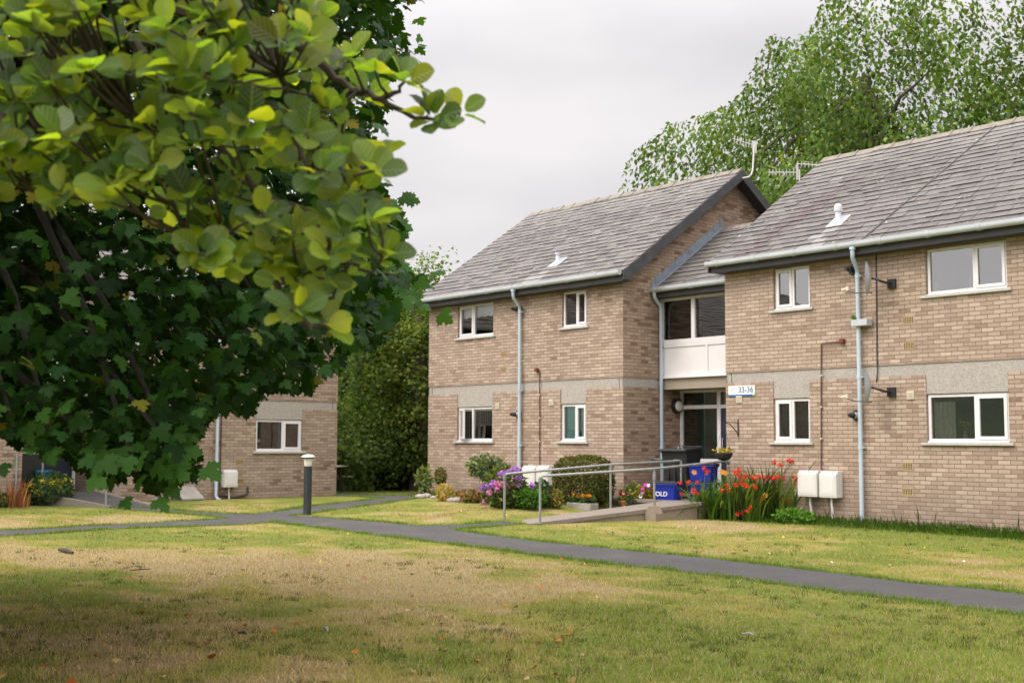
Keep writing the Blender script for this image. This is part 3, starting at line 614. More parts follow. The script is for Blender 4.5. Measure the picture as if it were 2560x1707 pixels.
for p in((2270.7,799.8),(2272,864),(2268.5,1165),(2268.5,1229)): airbrick(bB,MBB,sz(*p,MBB))
for p in((1848.6,998),(2277,988)): ventcover(bB,MBB,sz(*p,MBB))
# lead lined seam up the roof of the right block
mb=MBd(); k=(ZR-ZE)/(TR+.33)
def rp(s,t,h=0): return (s,t,ZE+k*(t+.33)+h)
mb.prism([rp(-12.72,-.3,.028),rp(-12.685,-.3,.028),rp(-12.685,-.3,.044),rp(-12.72,-.3,.044)],Vector((.62,TR+.2,k*(TR+.2)))); obj('roof_seam',T(mb,MBB),MDARK,bB)
def soilvent(par,M,s,t,h,r,cap):
    mb=MBd(); z=ZE+k*(t+.33); mb.lathe((s,t,z-.05),[(r*1.5,.04),(r*1.1,.12),(r,.13),(r,h)] if not cap else [(r*1.5,.04),(r*1.05,.12),(r,.13),(r,h*.62),(r*1.25,h*.63),(r*1.3,h*.8),(r*1.1,h*.93),(r*.6,h)],16)
    if cap:
        for i in range(14): a=2*math.pi*i/14; mb.box((s+math.cos(a)*r*1.22-.004,t+math.sin(a)*r*1.22-.004,z-.05+h*.66),(s+math.cos(a)*r*1.22+.004,t+math.sin(a)*r*1.22+.004,z-.05+h*.9))
    else: mb.lathe((s,t,z-.05+h),[(r*1.35,0),(r*1.35,.05),(r*1.0,.05)],16)
    o=obj('roof_vent',T(mb,M),simple('vent_white',(.48,.49,.52),.5,.04,3),par,True)
    mb=MBd(); mb.prism([rp(s-.17,t-.2,.034),rp(s+.19,t-.2,.034),rp(s+.19,t-.2,.042),rp(s-.17,t-.2,.042)],Vector((0,.36,k*.36))); obj('flashing',T(mb,M),simple('pale_lead',(.3,.31,.33),.5,.1,9),o)
soilvent(bB,MBB,-13.80,.58,.42,.062,True); soilvent(bA,MA,-21.22,.5,.26,.05,False)
# hopper box with a sprig on the right downpipe
s,z=sz(2153,807,MBB,-.12)
mb=MBd(); mb.bbox((s-.17,-.2,z-.06),(s+.17,-.02,z+.06),.008); hb=obj('pipe_box',T(mb,MBB),MGUT,bB)
P_=np.array([MBB@Vector((s-.12+.05*random.random(),-.14,z+.05)) for _ in range(9)]); d_=np.array([[-.5+.3*random.random(),-.3*random.random(),.5+.3*random.random()] for _ in range(9)])
LF=np.array([(0,0,0),(-.3,.4,.06),(.3,.4,.06),(0,1,-.05)]); LFF=np.array([(0,2,1),(1,2,3)])
scatter('sprig',LF,LFF,P_,d_,rdir(9),.13,np.tile([[.1,.2,.03]],(9,1)),MFOL,bB)
# left blocks (behind the maple)
bC=block('brick_building',MC,10.93,17.389,7.47,.55,[(15.002,16.345,1.757,2.564,.59,'R','vdark'),(15.002,16.345,ZU0,ZU1,.59,'R',None),(11.7,12.5,ZL0,ZL1,.5,'L',None),(11.7,12.5,ZU0,ZU1,.5,'L',None)],'shaded brick block facing the left lawn, mostly hidden behind the maple leaves',scol(),21,.14,.3,MBC)
gutter(bC,MC,10.85,17.6); downpipe(bC,MC,13.897,13.75,.68,shoe=True)
for p in((598,1154.7),(600,1202)): airbrick(bC,MC,sz(*p,MC))
mb=MBd(); mb.tube([(14.03,-.03,5.0),(14.03,-.03,.8)],.014,6); obj('conduit',T(mb,MC),MBROWN,bC)
bD=block('brick_building',MD,-1.5,9.076,7.47,.55,[(3.4,4.9,ZL0,ZL1,.5,'L',None),(3.4,4.9,ZU0,ZU1,.5,'L',None)],'brick block with its corner at the far left edge beside the shaded doorway',scol(),23,.3,.14,MBC)
gutter(bD,MD,-1.8,9.2)
# ---------------------------------------------------------------- entrance links
def link(M,s0,s1,label,zdoor,mid,gap,dark=False,seed=31):
    par=thing('entrance_link',M@Vector(((s0+s1)/2,.4,zdoor)),label,'entrance')
    zt,zm,zb,zl=5.02,3.80,3.08,ZBB-.03
    zt=5.0
    L=s1-s0; mb=MBd(); w=.06; bars(mb,s0,s1,zm,zt-.16,w,-.02,.06,.11)
    m1=s0+L*.40; m2=s0+L*.815
    for m_ in (m1,m2): mb.box((m_-.05,-.02,zm+.11),(m_+.05,.06,zt-.16-w))
    obj('upper_frame',T(mb,M),MWHITE,par)
    for a,b in((s0+w,m1-.05),(m1+.05,m2-.05),(m2+.05,s1-w)):
        mb=MBd(); mb.face([(a,.03,zm+.11),(b,.03,zm+.11),(b,.03,zt-.16-w),(a,.03,zt-.16-w)]); obj('pane',T(mb,M),MGLASS,par)
    mb=MBd(); mid_=s0+L*.56; pw=.06; bars(mb,s0+.0,s1,zb,zm,pw,-.018,.05,.09); mb.box((mid_-.03,-.018,zb+.09),(mid_+.03,.05,zm-pw)); mb.box((s0+pw,.004,zb+.09),(s1-pw,.05,zm-pw)); obj('white_panel',T(mb,M),MWHITE,par)
    mb=MBd(); mb.box((s0-.03,-.075,zb-.03),(s1,.05,zb)); obj('panel_sill',T(mb,M),MWHITE,par)
    mb=MBd(); mb.box((s0,.0,zl),(s1,gap-.02,zb-.03)); obj('lintel',T(mb,M),MBEIGE,par)
    # door screen
    g=gap; D0=s0+L*mid; mb=MBd(); zt2=zl-.002; ztr=zt2-.42
    mb.box((s0+.01,g,zdoor),(s0+.085,g+.07,zt2)); mb.box((D0,g,zdoor),(D0+.1,g+.07,zt2)); mb.box((s1-.09,g,zdoor),(s1-.01,g+.07,zt2)); mb.box((s0+.085,g,zt2-.06),(D0,g+.07,zt2)); mb.box((D0+.1,g,zt2-.06),(s1-.09,g+.07,zt2))
    mb.box((s0+.085,g,ztr),(D0,g+.07,ztr+.08)); mb.box((D0+.1,g,ztr),(s1-.09,g+.07,ztr+.08)); mb.box((s0+.085,g,zdoor+.68),(D0,g+.07,zdoor+.79)); mb.box((s0+.085,g,zdoor),(D0,g+.07,zdoor+.08))
    obj('door_frame',T(mb,M),MWHITE,par)
    for a,b,c,d in((s0+.085,D0,ztr+.08,zt2-.06),(D0+.1,s1-.09,ztr+.08,zt2-.06),(s0+.085,D0,zdoor+.79,ztr),(s0+.085,D0,zdoor+.08,zdoor+.68)):
        mb=MBd(); mb.face([(a,g+.035,c),(b,g+.035,c),(b,g+.035,d),(a,g+.035,d)]); obj('door_glass',T(mb,M),MGLASS,par)
    mb=MBd(); mb.bbox((D0+.1,g+.01,zdoor+.02),(s1-.09,g+.055,ztr),.004); mb.box((D0+.25,g-.004,zdoor+.25),(s1-.24,g+.012,ztr-.25)); dr=obj('door',T(mb,M),simple('navy_door',(.014,.02,.04),.5,.2,5),par)
    mb=MBd(); mb.tube([(D0+.17,g-.03,zdoor+.9),(D0+.17,g-.03,zdoor+1.25)],.012,8); mb.tube([(D0+.17,g-.03,zdoor+.93),(D0+.17,g+.01,zdoor+.93)],.01,6); mb.tube([(D0+.17,g-.03,zdoor+1.22),(D0+.17,g+.01,zdoor+1.22)],.01,6); obj('handle',T(mb,M),MRUSTW,dr,True)
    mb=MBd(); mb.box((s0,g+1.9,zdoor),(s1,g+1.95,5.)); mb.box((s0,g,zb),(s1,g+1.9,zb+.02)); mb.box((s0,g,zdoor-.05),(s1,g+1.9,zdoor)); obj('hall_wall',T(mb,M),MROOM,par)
    mb=MBd(); mb.box((s0+.02,g+.5,zdoor),(s0+L*.36,g+.55,zt2)); obj('green_wall',T(mb,M),MGREEN,par)
    mb=MBd(); mb.box((s0+L*.37,g+.5,zdoor),(s0+L*.40,g+.55,zt2)); obj('door_post',T(mb,M),MWHITE,par)
    # roof
    k=(ZR-ZE)/(TR+.33); t0,z0=-.3,5.045; tr=2.05; zr=z0+k*(tr-t0)
    mb=MBd(); mb.prism([(s0,t0,z0-.004),(s0,tr,zr-.004),(s0,tr,zr-.1),(s0,t0,z0-.06)],(L,0,0)); mb.prism([(s0,2*tr-t0,z0),(s0,2*tr-t0,z0-.06),(s0,tr,zr-.1),(s0,tr,zr)],(L,0,0)); obj('roof',T(mb,M),MDARK,par)
    slates(par,M,s0,s1,t0,z0,tr,zr,scol(lambda s,d,rr:(.35,(.13,.12,.105))),seed)
    mb=MBd(); s=s0
    while s<s1: e=min(s+.46,s1); mb.prism([(s+.004,tr-.15,zr-.07),(s+.004,tr,zr+.05),(s+.004,tr+.15,zr-.07)],(e-s-.01,0,0)); s=e
    obj('ridge_tiles',T(mb,M),MRIDGE,par)
    gutter(par,M,s0-.02,s1-.01,t=-.36,z=5.0,first=.18,step=1.05)
    # stepped lead flashing against the gable on the left
    mb=MBd(); n=22
    for i in range(n):
        d0=i/n; a=t0+(tr-t0+.12)*i/n; b=t0+(tr-t0+.12)*(i+1)/n; za=z0+k*(a-t0); zb_=z0+k*(b-t0)
        if zb_>zr+.12: break
        mb.prism([(s0+.001,a,za+.02),(s0+.001,b-.006,zb_+.015),(s0+.001,b-.006,zb_+.2),(s0+.001,a,za+.2)],(.008+.004*(i%2),0,0))
    mb.prism([(s0+.002,t0,z0+.03),(s0+.002,tr,zr+.03),(s0+.16,tr,zr+.036),(s0+.16,t0,z0+.036)],(0,-.01,.016)); obj('flashing',T(mb,M),MLEAD,par)
    return par
ZD=.485
lA=link(ML,-18.565,-16.187,'white panelled entrance link with a glazed door between the two brick blocks',ZD,.46,.592)
mb=MBd(); mb.tube([(-18.44,-.36,4.98),(-18.44,-.36,4.9),(-18.46,-.3,4.82),(-18.49,-.12,4.7),(-18.5,-.08,4.62),(-18.5,-.08,2.5),(-18.5,-.08,.5)],.042,12)
for zz in(4.55,2.95,1.5): mb.tube([(-18.5,-.08,zz-.03),(-18.5,-.08,zz+.03)],.05,12); mb.box((-18.565,-.1,zz-.012),(-18.5,-.06,zz+.012))
obj('downpipe',T(mb,ML),MPIPE,lA,True)
lC=link(MLC,9.08,10.92,'shaded doorway with white frame at the far left between two brick blocks',.84,.45,.5,seed=37)
for h in('clean',): pass
# ---------------------------------------------------------------- ramps and rails
mb=MBd()
def rz(y): return .112+(y-15.2)*.0985
EL=lambda y:-17.89+(y-15.07)*.262; ER=lambda y:-17.13+(y-15.31)*.338
ramp=thing('concrete_ramp',(-17.4,15.2,.1),'pale concrete wheelchair ramp rising to the entrance between two handrails','ramp')
ys=[15.15,16.0,16.85,17.7,18.545]
for a,b in zip(ys,ys[1:]):
    a+=.004;b-=.004
    P=[(EL(a),a,rz(a)),(ER(a),a,rz(a)),(ER(b),b,rz(b)),(EL(b),b,rz(b))]; Q=[(p[0],p[1],p[2]-.07) for p in P]; mb=MBd()
    mb.face(P); mb.face(Q[::-1])
    for i in range(4): j=(i+1)%4; mb.face([Q[i],Q[j],P[j],P[i]])
    obj('slab',mb,MSLAB,ramp)
mb=MBd(); a,b=15.2,18.54; P=[(EL(a)+.03,a,rz(a)-.071),(ER(a)-.03,a,rz(a)-.071),(ER(b)-.03,b,rz(b)-.071),(EL(b)+.03,b,rz(b)-.071)]; Q=[(p[0],p[1],-.1) for p in P]; mb.face(P)
for i in range(4): j=(i+1)%4; mb.face([Q[i],Q[j],P[j],P[i]])
obj('base',mb,mk_concrete('ramp_side',(.26,.21,.16),False),ramp)
mb=MBd(); mb.bbox((-18.55,18.55,ZD-.1),(-15.98,19.58,ZD-.03),.006); obj('landing',mb,MSLAB,ramp); mb=MBd(); mb.box((-18.55,19.582,ZD-.09),(-16.19,20.84,ZD-.006)); obj('threshold',mb,MSLAB,ramp)
mb=MBd(); mb.box((-18.5,18.6,-.1),(-16.02,19.58,ZD-.101)); obj('landing_base',mb,bpy.data.materials['ramp_side'],ramp)
def rail(name,pts,posts,label,group,r=.024,foot=None,wall=None):
    p0=Vector(pts[0]); th=thing(name,(posts[0][0],posts[0][1],posts[0][2]),label,'handrail',group)
    mb=MBd(); P=[]
    for i,p in enumerate(pts):
        p=Vector(p)
        if 0<i<len(pts)-1:
            a=(Vector(pts[i-1])-p).normalized(); b=(Vector(pts[i+1])-p).normalized()
            if a.dot(b)>-.98: P+=[p+a*.06,p+a*.02+b*.02,p+b*.06]; continue
        P.append(p)
    mb.tube(P,r,10); 
    obj('top_rail',mb,MGALV,th,True)
    for x,y,zb,zt in posts:
        mb=MBd(); mb.tube([(x,y,zb-.05),(x,y,zt)],r,10); mb.tube([(x,y,zt-.10),(x,y,zt-.02)],r+.009,10); obj('post',mb,MGALV,th,True)
        mb=MBd(); mb.tube([(x,y,zb+.0),(x,y,zb+.012)],r+.03,12); obj('base_plate',mb,MGALV,th,True)
    if wall:
        for w,ax in wall:
            w=Vector(w); ax=Vector(ax); mb=MBd(); mb.tube([w,w+ax*.015],.055,14); mb.tube([w+ax*.01,w+ax*.06],r+.01,12); obj('wall_flange',mb,MGALV,th,True)
    return th
RG='galvanised handrails up the ramp to numbers 33-36'
fp=Vector((-16.262,17.511,.12)); ft=Vector((-16.262,17.518,1.118)); r0_=Vector((-17.13,15.32,.985))
rail('handrail',[r0_-Vector((0,0,.12)),r0_,ft,(-16.15,19.50,1.25),(-16.15,19.585,1.25)],[(r0_.x,r0_.y,.1,r0_.z-.02)],'galvanised handrail on the right, lawn side of the concrete ramp',RG,wall=[((-16.15,19.592,1.25),(0,-1,0))])
th=bpy.data.objects['handrail']; x,y=fp.x,fp.y
mb=MBd(); mb.tube([(x,y,.1),(x,y,1.1)],.024,10); mb.tube([(x,y,.9),(x,y,1.03)],.036,12); obj('post',mb,MGALV,th,True)
mb=MBd(); mb.prism([(x-.15,y-.1,.0),(x+.13,y-.1,.0),(x+.13,y-.1,.26),(x+.05,y-.1,.4),(x-.06,y-.1,.4),(x-.15,y-.1,.26)],(0,.2,0)); obj('concrete_footing',mb,bpy.data.materials['ramp_side'],th)
l0=Vector((-17.892,15.09,1.01)); lm=Vector((EL(17.35),17.35,rz(17.35)+.86)); le=Vector((-16.98,19.1,1.25))
rail('handrail',[l0-Vector((0,0,.12)),l0,lm,le,(-18.565,19.95,1.262)],[(l0.x,l0.y,.1,l0.z),(lm.x+.0,lm.y,rz(17.35)-.02,lm.z),(le.x,le.y,ZD-.03,le.z)],'galvanised handrail on the left, flower pot side of the concrete ramp',RG,wall=[((-18.568,19.95,1.262),(1,0,0))])
# left ramp
a0,a1=gnd(275.5,1269),gnd(394,1269); b0=Vector((-27.2,9.55,.43)); b1=Vector((-27.46,10.9,.45))
mb=MBd(); up_=Vector((0,0,.012)); mb.face([a0+up_,a1+up_,b1,b0]); c0,c1=Vector((-28.1,9.1,.45)),Vector((-28.1,10.92,.45)); mb.face([b0,b1,c1,c0]); 
rampC=thing('asphalt_ramp',a0,'dark asphalt ramp with pale kerbs rising to the shaded left doorway','ramp'); obj('surface',mb,MASPH,rampC)
for p,q in((a0,b0),(a1,b1)):
    d=(q-p).normalized(); n=Vector((-d.y,d.x,0))*.05; mb=MBd(); h=Vector((0,0,.07)); z=Vector((0,0,-.4))
    mb.prism([p+n+h*.6,p-n+h*.6,p-n+z,p+n+z],(q-p)); obj('kerb',mb,MSLAB,rampC)
RGC='pale handrails beside the left asphalt ramp'
def onr(t,side): 
    p,q=(a0,b0) if side==0 else (a1,b1); return p.lerp(q,t)
p1,p2=onr(.06,0),onr(.95,0)
hh=Vector((0,0,.9)); w_=Vector((-26.89,8.95,1.36))
rail('handrail',[p1+hh-Vector((0,0,.1)),p1+hh,p2+hh,p2+hh+Vector((-.1,-.5,.02)),Vector((-26.88,8.7,1.34))],[(p1.x,p1.y,p1.z,p1.z+.88),(p2.x,p2.y,p2.z,p2.z+.88),(-26.85,8.95,.25,1.32)],'handrail on the near side of the left ramp, behind the yellow flowers',RGC)
p1,p2=onr(.02,1),onr(.62,1)
rail('handrail',[p1+hh-Vector((0,0,.1)),p1+hh,p2+hh,Vector((-27.42,10.98,1.36))],[(p1.x,p1.y,p1.z,p1.z+.88),(p2.x,p2.y,p2.z,p2.z+.88)],'handrail on the far side of the left ramp against the brick wall',RGC)
# ---------------------------------------------------------------- bollard light
B=gnd(768,1286); bo=thing('bollard_light',B,'dark round bollard light with a domed cap at the path fork','bollard light')
mb=MBd(); mb.lathe(B,[(.085,-.05),(.085,.0),(.082,.02),(.082,.98),(.075,.985)],28); 
for k in range(3): mb.lathe(B+Vector((0,0,.96-k*.0)),[(.0835,0),(.0835,.006)],28) if k==0 else None
obj('post',mb,simple('bollard_paint',(.022,.027,.03),.45,.2,4,dirt=(.3,(.05,.05,.045))),bo,True)
mb=MBd(); mb.lathe(B,[(.07,.985),(.078,1.0),(.083,1.06),(.098,1.13),(.1,1.145)],28); obj('diffuser',mb,MOPAL,bo,True)
mb=MBd(); mb.lathe(B,[(.095,1.146),(.14,1.15),(.142,1.17)],28); obj('cap_rim',mb,MBLACK,bo,True)
mb=MBd(); mb.lathe(B,[(.142,1.171),(.125,1.195),(.085,1.215),(.04,1.225),(.005,1.228)],28); obj('cap',mb,simple('cap_white',(.6,.59,.6),.4,.08,8),bo,True)
# ---------------------------------------------------------------- wall fixtures
def meter(M,ua,ub,va,vb,label,group,flip=False,pipes=True,dep=.21):
    sa,z1=sz(ua,va,M,-dep); sb,_=sz(ub,va,M,-dep); _,z0=sz(ua,vb,M,-dep); c=M@Vector(((sa+sb)/2,-dep/2,z0)); th=thing('meter_box',c,label,'meter box',group)
    mb=MBd(); bm=bmesh.new(); bmesh.ops.create_cube(bm,size=1)
    for v in bm.verts: v.co=Vector(((sa+sb)/2+v.co.x*(sb-sa),-dep/2+v.co.y*dep,(z0+z1)/2+v.co.z*(z1-z0)))
    te=[e for e in bm.edges if all(abs(v.co.z-z1)<1e-5 and abs(v.co.y+dep)<1e-5 for v in e.verts)]; bmesh.ops.bevel(bm,geom=te,offset=.045,segments=5,affect='EDGES')
    bmesh.ops.bevel(bm,geom=[e for e in bm.edges if e.calc_face_angle(0)>1],offset=.008,segments=2,affect='EDGES'); mb.bm(bm); obj('casing',T(mb,M),MMETER,th,True)
    mb=MBd(); mb.bbox((sa+.03,-dep-.008,z0+.035),(sb-.03,-dep+.002,z1-.07),.006); d=obj('door',T(mb,M),MMETER,th); mb=MBd(); mb.bbox((sa+.065,-dep-.0125,z0+.075),(sb-.065,-dep-.007,z1-.12),.004); obj('raised_panel',T(mb,M),MMETER,d)
    mb=MBd(); mb.tube([((sa+.05,-dep-.014,(z0+z1)/2)),(sa+.05,-dep-.004,(z0+z1)/2)],.012,10); obj('lock',T(mb,M),MCREAM,d)
    if pipes:
        zg=float(G(c.x,c.y))-M.translation.z; x=(sa+sb)/2+random.uniform(-.03,.03); mb=MBd(); mb.tube([(x,-.1,z0+.01),(x,-.1,z0-.1),(x+.01,-.09,(z0+zg)/2),(x+.02,-.09,zg-.05)],.022,10); obj('pipe',T(mb,M),MMETER,th,True)
    return th
MG='white meter boxes on the brick walls'
meter(MA,1304,1337,1163,1213,'left one of the two white meter boxes behind the purple hydrangea',MG); meter(MA,1339.5,1369,1163,1213,'right one of the two white meter boxes, beside the clipped round bush',MG)
meter(MBB,1993,2041,1175,1240,'left one of the paired white meter boxes beside the red flowers',MG); meter(MBB,2047,2090,1177,1243,'right one of the paired white meter boxes, next to the long downpipe',MG)
meter(MC,562,595.5,1174,1218,'lone white meter box on the left brick block beside the downpipe',MG)
# small pipe run under the left meter box
s,z=sz(578,1240,MC,-.06); mb=MBd(); mb.tube([(s-.32,-.05,z+.02),(s-.1,-.05,z),(s-.05,-.05,z-.04),(s+.1,-.05,z-.03),(s+.42,-.05,z+.03),(s+.46,-.05,z+.08),(s+.46,-.03,z+.22)],.022,8); o=obj('gas_pipe',T(mb,MC),MBLACK,None,True); tag(o,'black pipe running along the wall under the lone meter box','pipe')
def gaspipe(M,pts,head,label):
    th=thing('gas_pipe',M@Vector((*[sz(*pts[-1],M,-.03)[0]],-.03,sz(*pts[-1],M,-.03)[1])),label,'pipe'); P=[(sz(u,v,M,-.03)[0],-.03,sz(u,v,M,-.03)[1]) for u,v in pts]
    mb=MBd(); mb.tube(P,.013,8); obj('tube',T(mb,M),MBROWN,th,True)
    s,z=sz(*head,M,-.05); mb=MBd(); mb.bbox((s-.045,-.09,z-.045),(s+.045,0,z+.045),.012); obj('red_cap',T(mb,M),MRED,th)
    for i in range(1,4):
        a=Vector(P[-2]).lerp(Vector(P[-1]),i/4.); mb=MBd(); mb.box((a.x-.025,-.045,a.z-.012),(a.x+.025,-.0,a.z+.012)); obj('clip',T(mb,M),MCREAM,th)
gaspipe(MA,[(1345,925),(1349,926),(1349,929),(1349,1161)],(1341,925),'brown pipe with a red cap dropping down the left brick block')
gaspipe(MBB,[(2102,854),(2056,858.5),(2053,860),(2053,1175)],(2105,853),'brown pipe with a red cap dropping to the right pair of meter boxes')
mb=MBd(); pts=[(2190,628),(2191,700),(2192,800),(2192.5,900),(2194,930),(2191,955)]; mb.tube([(sz(u,v,MBB,-.015)[0],-.015,sz(u,v,MBB,-.015)[1]) for u,v in pts],.011,6); tag(obj('cable',T(mb,MBB),MBLACK,None,True),'black aerial cable hanging down the wall beside the right downpipe','cable')
def flue(M,u,v,label,ring=True):
    s,z=sz(u,v,M); th=thing('flue_terminal',M@Vector((s,0,z)),label,'flue','black round flue terminals on the walls'); RX=Matrix.Rotation(math.pi/2,4,'X').to_3x3()
    mb=MBd(); mb.lathe((s,0,z),[(.105,.0),(.105,.02),(.09,.035),(.05,.036)],20,RX); obj('wall_ring',T(mb,M),MBLACK,th,True)
    mb=MBd(); mb.lathe((s,0,z),[(.055,.03),(.055,.12)] ,20,RX); obj('sleeve',T(mb,M),MWHITE if ring else MBLACK,th,True)
    mb=MBd(); mb.lathe((s,0,z),[(.058,.12),(.05,.17),(.035,.18),(.035,.25),(.028,.26)],20,RX); obj('terminal',T(mb,M),MBLACK,th,True)
flue(MA,1299,774,'black flue behind the upper part of the middle downpipe',False); flue(MA,1297,1036,'black and white flue beside the middle downpipe, ground floor')
flue(MBB,2134,675,'black flue left of the right downpipe just under the eaves',False); flue(MBB,2142,1038,'black flue with a white sleeve low beside the right downpipe')
def dish(u,v,label):
    s,z=sz(u,v,MBB,-.42); th=thing('satellite_dish',MBB@Vector((s,-.42,z)),label,'satellite dish','satellite dishes by the right downpipe')
    F_=Matrix.Translation((s,-.42,z))@Matrix.Rotation(R_(27),4,'Z')@Matrix.Rotation(R_(-90),4,'Y')  # opens towards -s
    mb=MBd(); i0=0; n=26; rings=[]
    for r in np.linspace(0,1,7): rings.append([(r*.31*math.sin(2*math.pi*k/n)*1.0,r*.26*math.cos(2*math.pi*k/n),.075*r*r) for k in range(n)])
    for a,b in zip(rings,rings[1:]):
        for k in range(n):
            q=[a[k],a[(k+1)%n],b[(k+1)%n],b[k]]; mb.face(q); mb.face([(x,y,z_-.006) for x,y,z_ in q][::-1])
    T(mb,F_); obj('reflector',T(mb,MBB),MDISH,th,True)
    mb=MBd(); mb.tube([(s+.02,-.42,z-.27),(s-.3,-.46,z-.25),(s-.46,-.5,z-.2)],.011,6); obj('arm',T(mb,MBB),MDARK,th,True)
    mb=MBd(); mb.tube([(s-.44,-.5,z-.2),(s-.44,-.5,z-.12)],.032,12); mb.tube([(s-.44,-.5,z-.16),(s-.56,-.5,z-.18)],.025,10); obj('receiver',T(mb,MBB),MCREAM,th,True)
    mb=MBd(); mb.tube([(s+.02,-.42,z),(s+.13,-.36,z-.05),(s+.16,-.2,z-.08),(s+.17,-.0,z-.08)],.022,8); mb.box((s+.1,-.05,z-.17),(s+.26,0,z+.0)); obj('bracket',T(mb,MBB),MBLACK,th,True)
dish(2177,695,'satellite dish beside the right downpipe, the upper of the two'); dish(2176,967,'satellite dish beside the right downpipe, the lower of the two')
# sign
sa,za=sz(1821,965.5,MBB,-.02); sb,zb_=sz(1886,964,MBB,-.02); _,z0=sz(1821,991,MBB,-.02); zt=za
sg=thing('house_sign',MBB@Vector(((sa+sb)/2,0,z0)),'white house number sign reading 33-36 above the hanging basket','sign')
mb=MBd(); mb.box((sa,-.02,z0+.035),(sb,0,zt)); obj('board',T(mb,MBB),MSIGN,sg); mb=MBd(); mb.box((sa,-.021,z0),(sb-.05,0,z0+.034)); obj('blue_stripe',T(mb,MBB),MSBLUE,sg); mb=MBd(); mb.box((sb-.049,-.021,z0),(sb,0,z0+.034)); obj('green_corner',T(mb,MBB),MSGRN,sg)
w=sb-sa; hc=sa+w*.22; zc=(z0+.035+zt)/2; mb=MBd(); mb.tube([(hc-.075,-.0225,zc-.005),(hc,-.0225,zc+.05),(hc+.07,-.0225,zc-.005)],.007,5); mb.tube([(hc+.06,-.0225,zc),(hc+.06,-.0225,zc-.055),(hc-.055,-.0225,zc-.055),(hc-.06,-.0225,zc-.02)],.006,5); mb.tube([(hc-.03,-.0225,zc-.03),(hc+.02,-.0225,zc-.03)],.005,5); obj('house_emblem',T(mb,MBB),MSPALE,sg)
def text(name,body,size,M,mat,par,bold=0.,ext=.001,al='CENTER'):
    c=bpy.data.curves.new(name,'FONT'); c.body=body; c.size=size; c.align_x=al; c.align_y='CENTER'; c.extrude=ext; c.offset=bold; o=bpy.data.objects.new(name,c); COL.objects.link(o); c.materials.append(mat)
    bpy.context.view_layer.update(); me=bpy.data.meshes.new_from_object(o); bpy.data.objects.remove(o); o=bpy.data.objects.new(name,me); COL.objects.link(o)
    me.transform(M); me.transform(Matrix.Translation(-Vector(ORIG[par.name]))); o.parent=par; return o
RX4=Matrix.Rotation(math.pi/2,4,'X')
text('lettering','33-36',.165,MBB@Matrix.Translation((sa+w*.67,-.0225,zc))@RX4,MSTXT,sg,.004)
# bulkhead light on the gable inside the porch
p=at(1690,1015,x=-18.565); bl=thing('bulkhead_light',p,'round black bulkhead light on the brick wall inside the entrance porch','wall light'); RY=Matrix.Rotation(math.pi/2,4,'Y').to_3x3()
mb=MBd(); mb.lathe(p,[(.17,0),(.17,.05),(.155,.085),(.12,.09)],26,RY); obj('rim',mb,MBLACK,bl,True); mb=MBd(); mb.lathe(p,[(.12,.088),(.11,.12),(.07,.14),(.01,.146)],26,RY); obj('diffuser',mb,MOPAL,bl,True)
# aerials
def aerial(loc,top,label,booms,panel=None):
    th=thing('tv_aerial',loc,label,'aerial','television aerials over the roofs'); mb=MBd(); mb.tube(top,.022,8); obj('mast',mb,MRUSTW,th,True)
    for (a,b,n,el) in booms:
        a=Vector(a);b=Vector(b); mb=MBd(); mb.tube([a,b],.012,6)
        for i in range(n): q=a.lerp(b,(i+.3)/n); mb.tube([q-Vector(el),q+Vector(el)],.009,5)
        obj('boom',mb,MRUSTW,th,True)
    if panel:
        a,wd,hg,dr=panel; a=Vector(a); dr=Vector(dr); mb=MBd()
        q=[a-dr*wd-Vector((0,0,hg)),a+dr*wd-Vector((0,0,hg)),a+dr*wd+Vector((0,0,hg)),a-dr*wd+Vector((0,0,hg))]; mb.prism(q,Vector(dr).cross(Vector((0,0,1)))*.02); obj('reflector_panel',mb,MRUSTW,th)
rd=Vector((math.cos(YAW),math.sin(YAW),0))
b_=at(1856,446,x=-18.2); mp=[b_,at(1872,443,x=-18.05),at(1879,436,x=-18.0),at(1882,425,x=-18.0),at(1886,355,x=-18.0)]; tp=at(1886,368,x=-18.0)
aerial(b_,mp,'tv aerial on a bent mast at the peak of the left gable',[(tp-rd*.04+Vector((0,0,.05)),tp-rd*.52+Vector((0,0,.2)),7,(0,.01,.09))],(tp,.05,.15,rd))
c_=at(1994,440,y=25.5); e_=at(1993,420,y=25.5); f_=at(1995,412,y=25.5)
aerial(at(1999,560,y=25.5),[at(1999,560,y=25.5),at(1999,424,y=25.5)],'pair of comb shaped tv aerials showing behind the right roof edge',[(at(1921,431.5,y=25.5),at(1990,431.5,y=25.5),8,(0,0,.085)),(at(1992,410,y=25.5),at(2075,415,y=25.5),9,(0,0,.075))],(at(1993,431,y=25.5),.03,.2,rd))
# ---------------------------------------------------------------- foliage tools
def mleaf():
    R=[(.14,-.06),(.36,-.17),(.37,-.01),(.62,.02),(.56,.15),(.82,.31),(.58,.36),(.56,.52),(.32,.43),(.31,.6),(.43,.76),(.22,.77),(.14,.9)]
    P=[(0,0)]+R+[(0,1.02)]+[(-x,y) for x,y in R[::-1]]; P=[(x,y,-.22*(x*x+(y-.3)**2)+.05*abs(x)) for x,y in P]; V=[(0,.3,.02)]+P; n=len(P); return np.array(V),np.array([(0,1+i,1+(i+1)%n) for i in range(n)])
ML_,MLF=mleaf()
SL=np.array([(0,0,0),(.5,.45,.0),(0,1,-.15),(-.5,.45,.0)]); SLF=np.array([(0,1,2),(0,2,3)])
OV=np.array([(0,0,0),(.3,.25,.05),(.36,.55,.05),(0,1,-.08),(-.36,.55,.05),(-.3,.25,.05),(0,.5,-.01)]); OVF=np.array([(6,i,(i+1)%6) for i in range(6)])
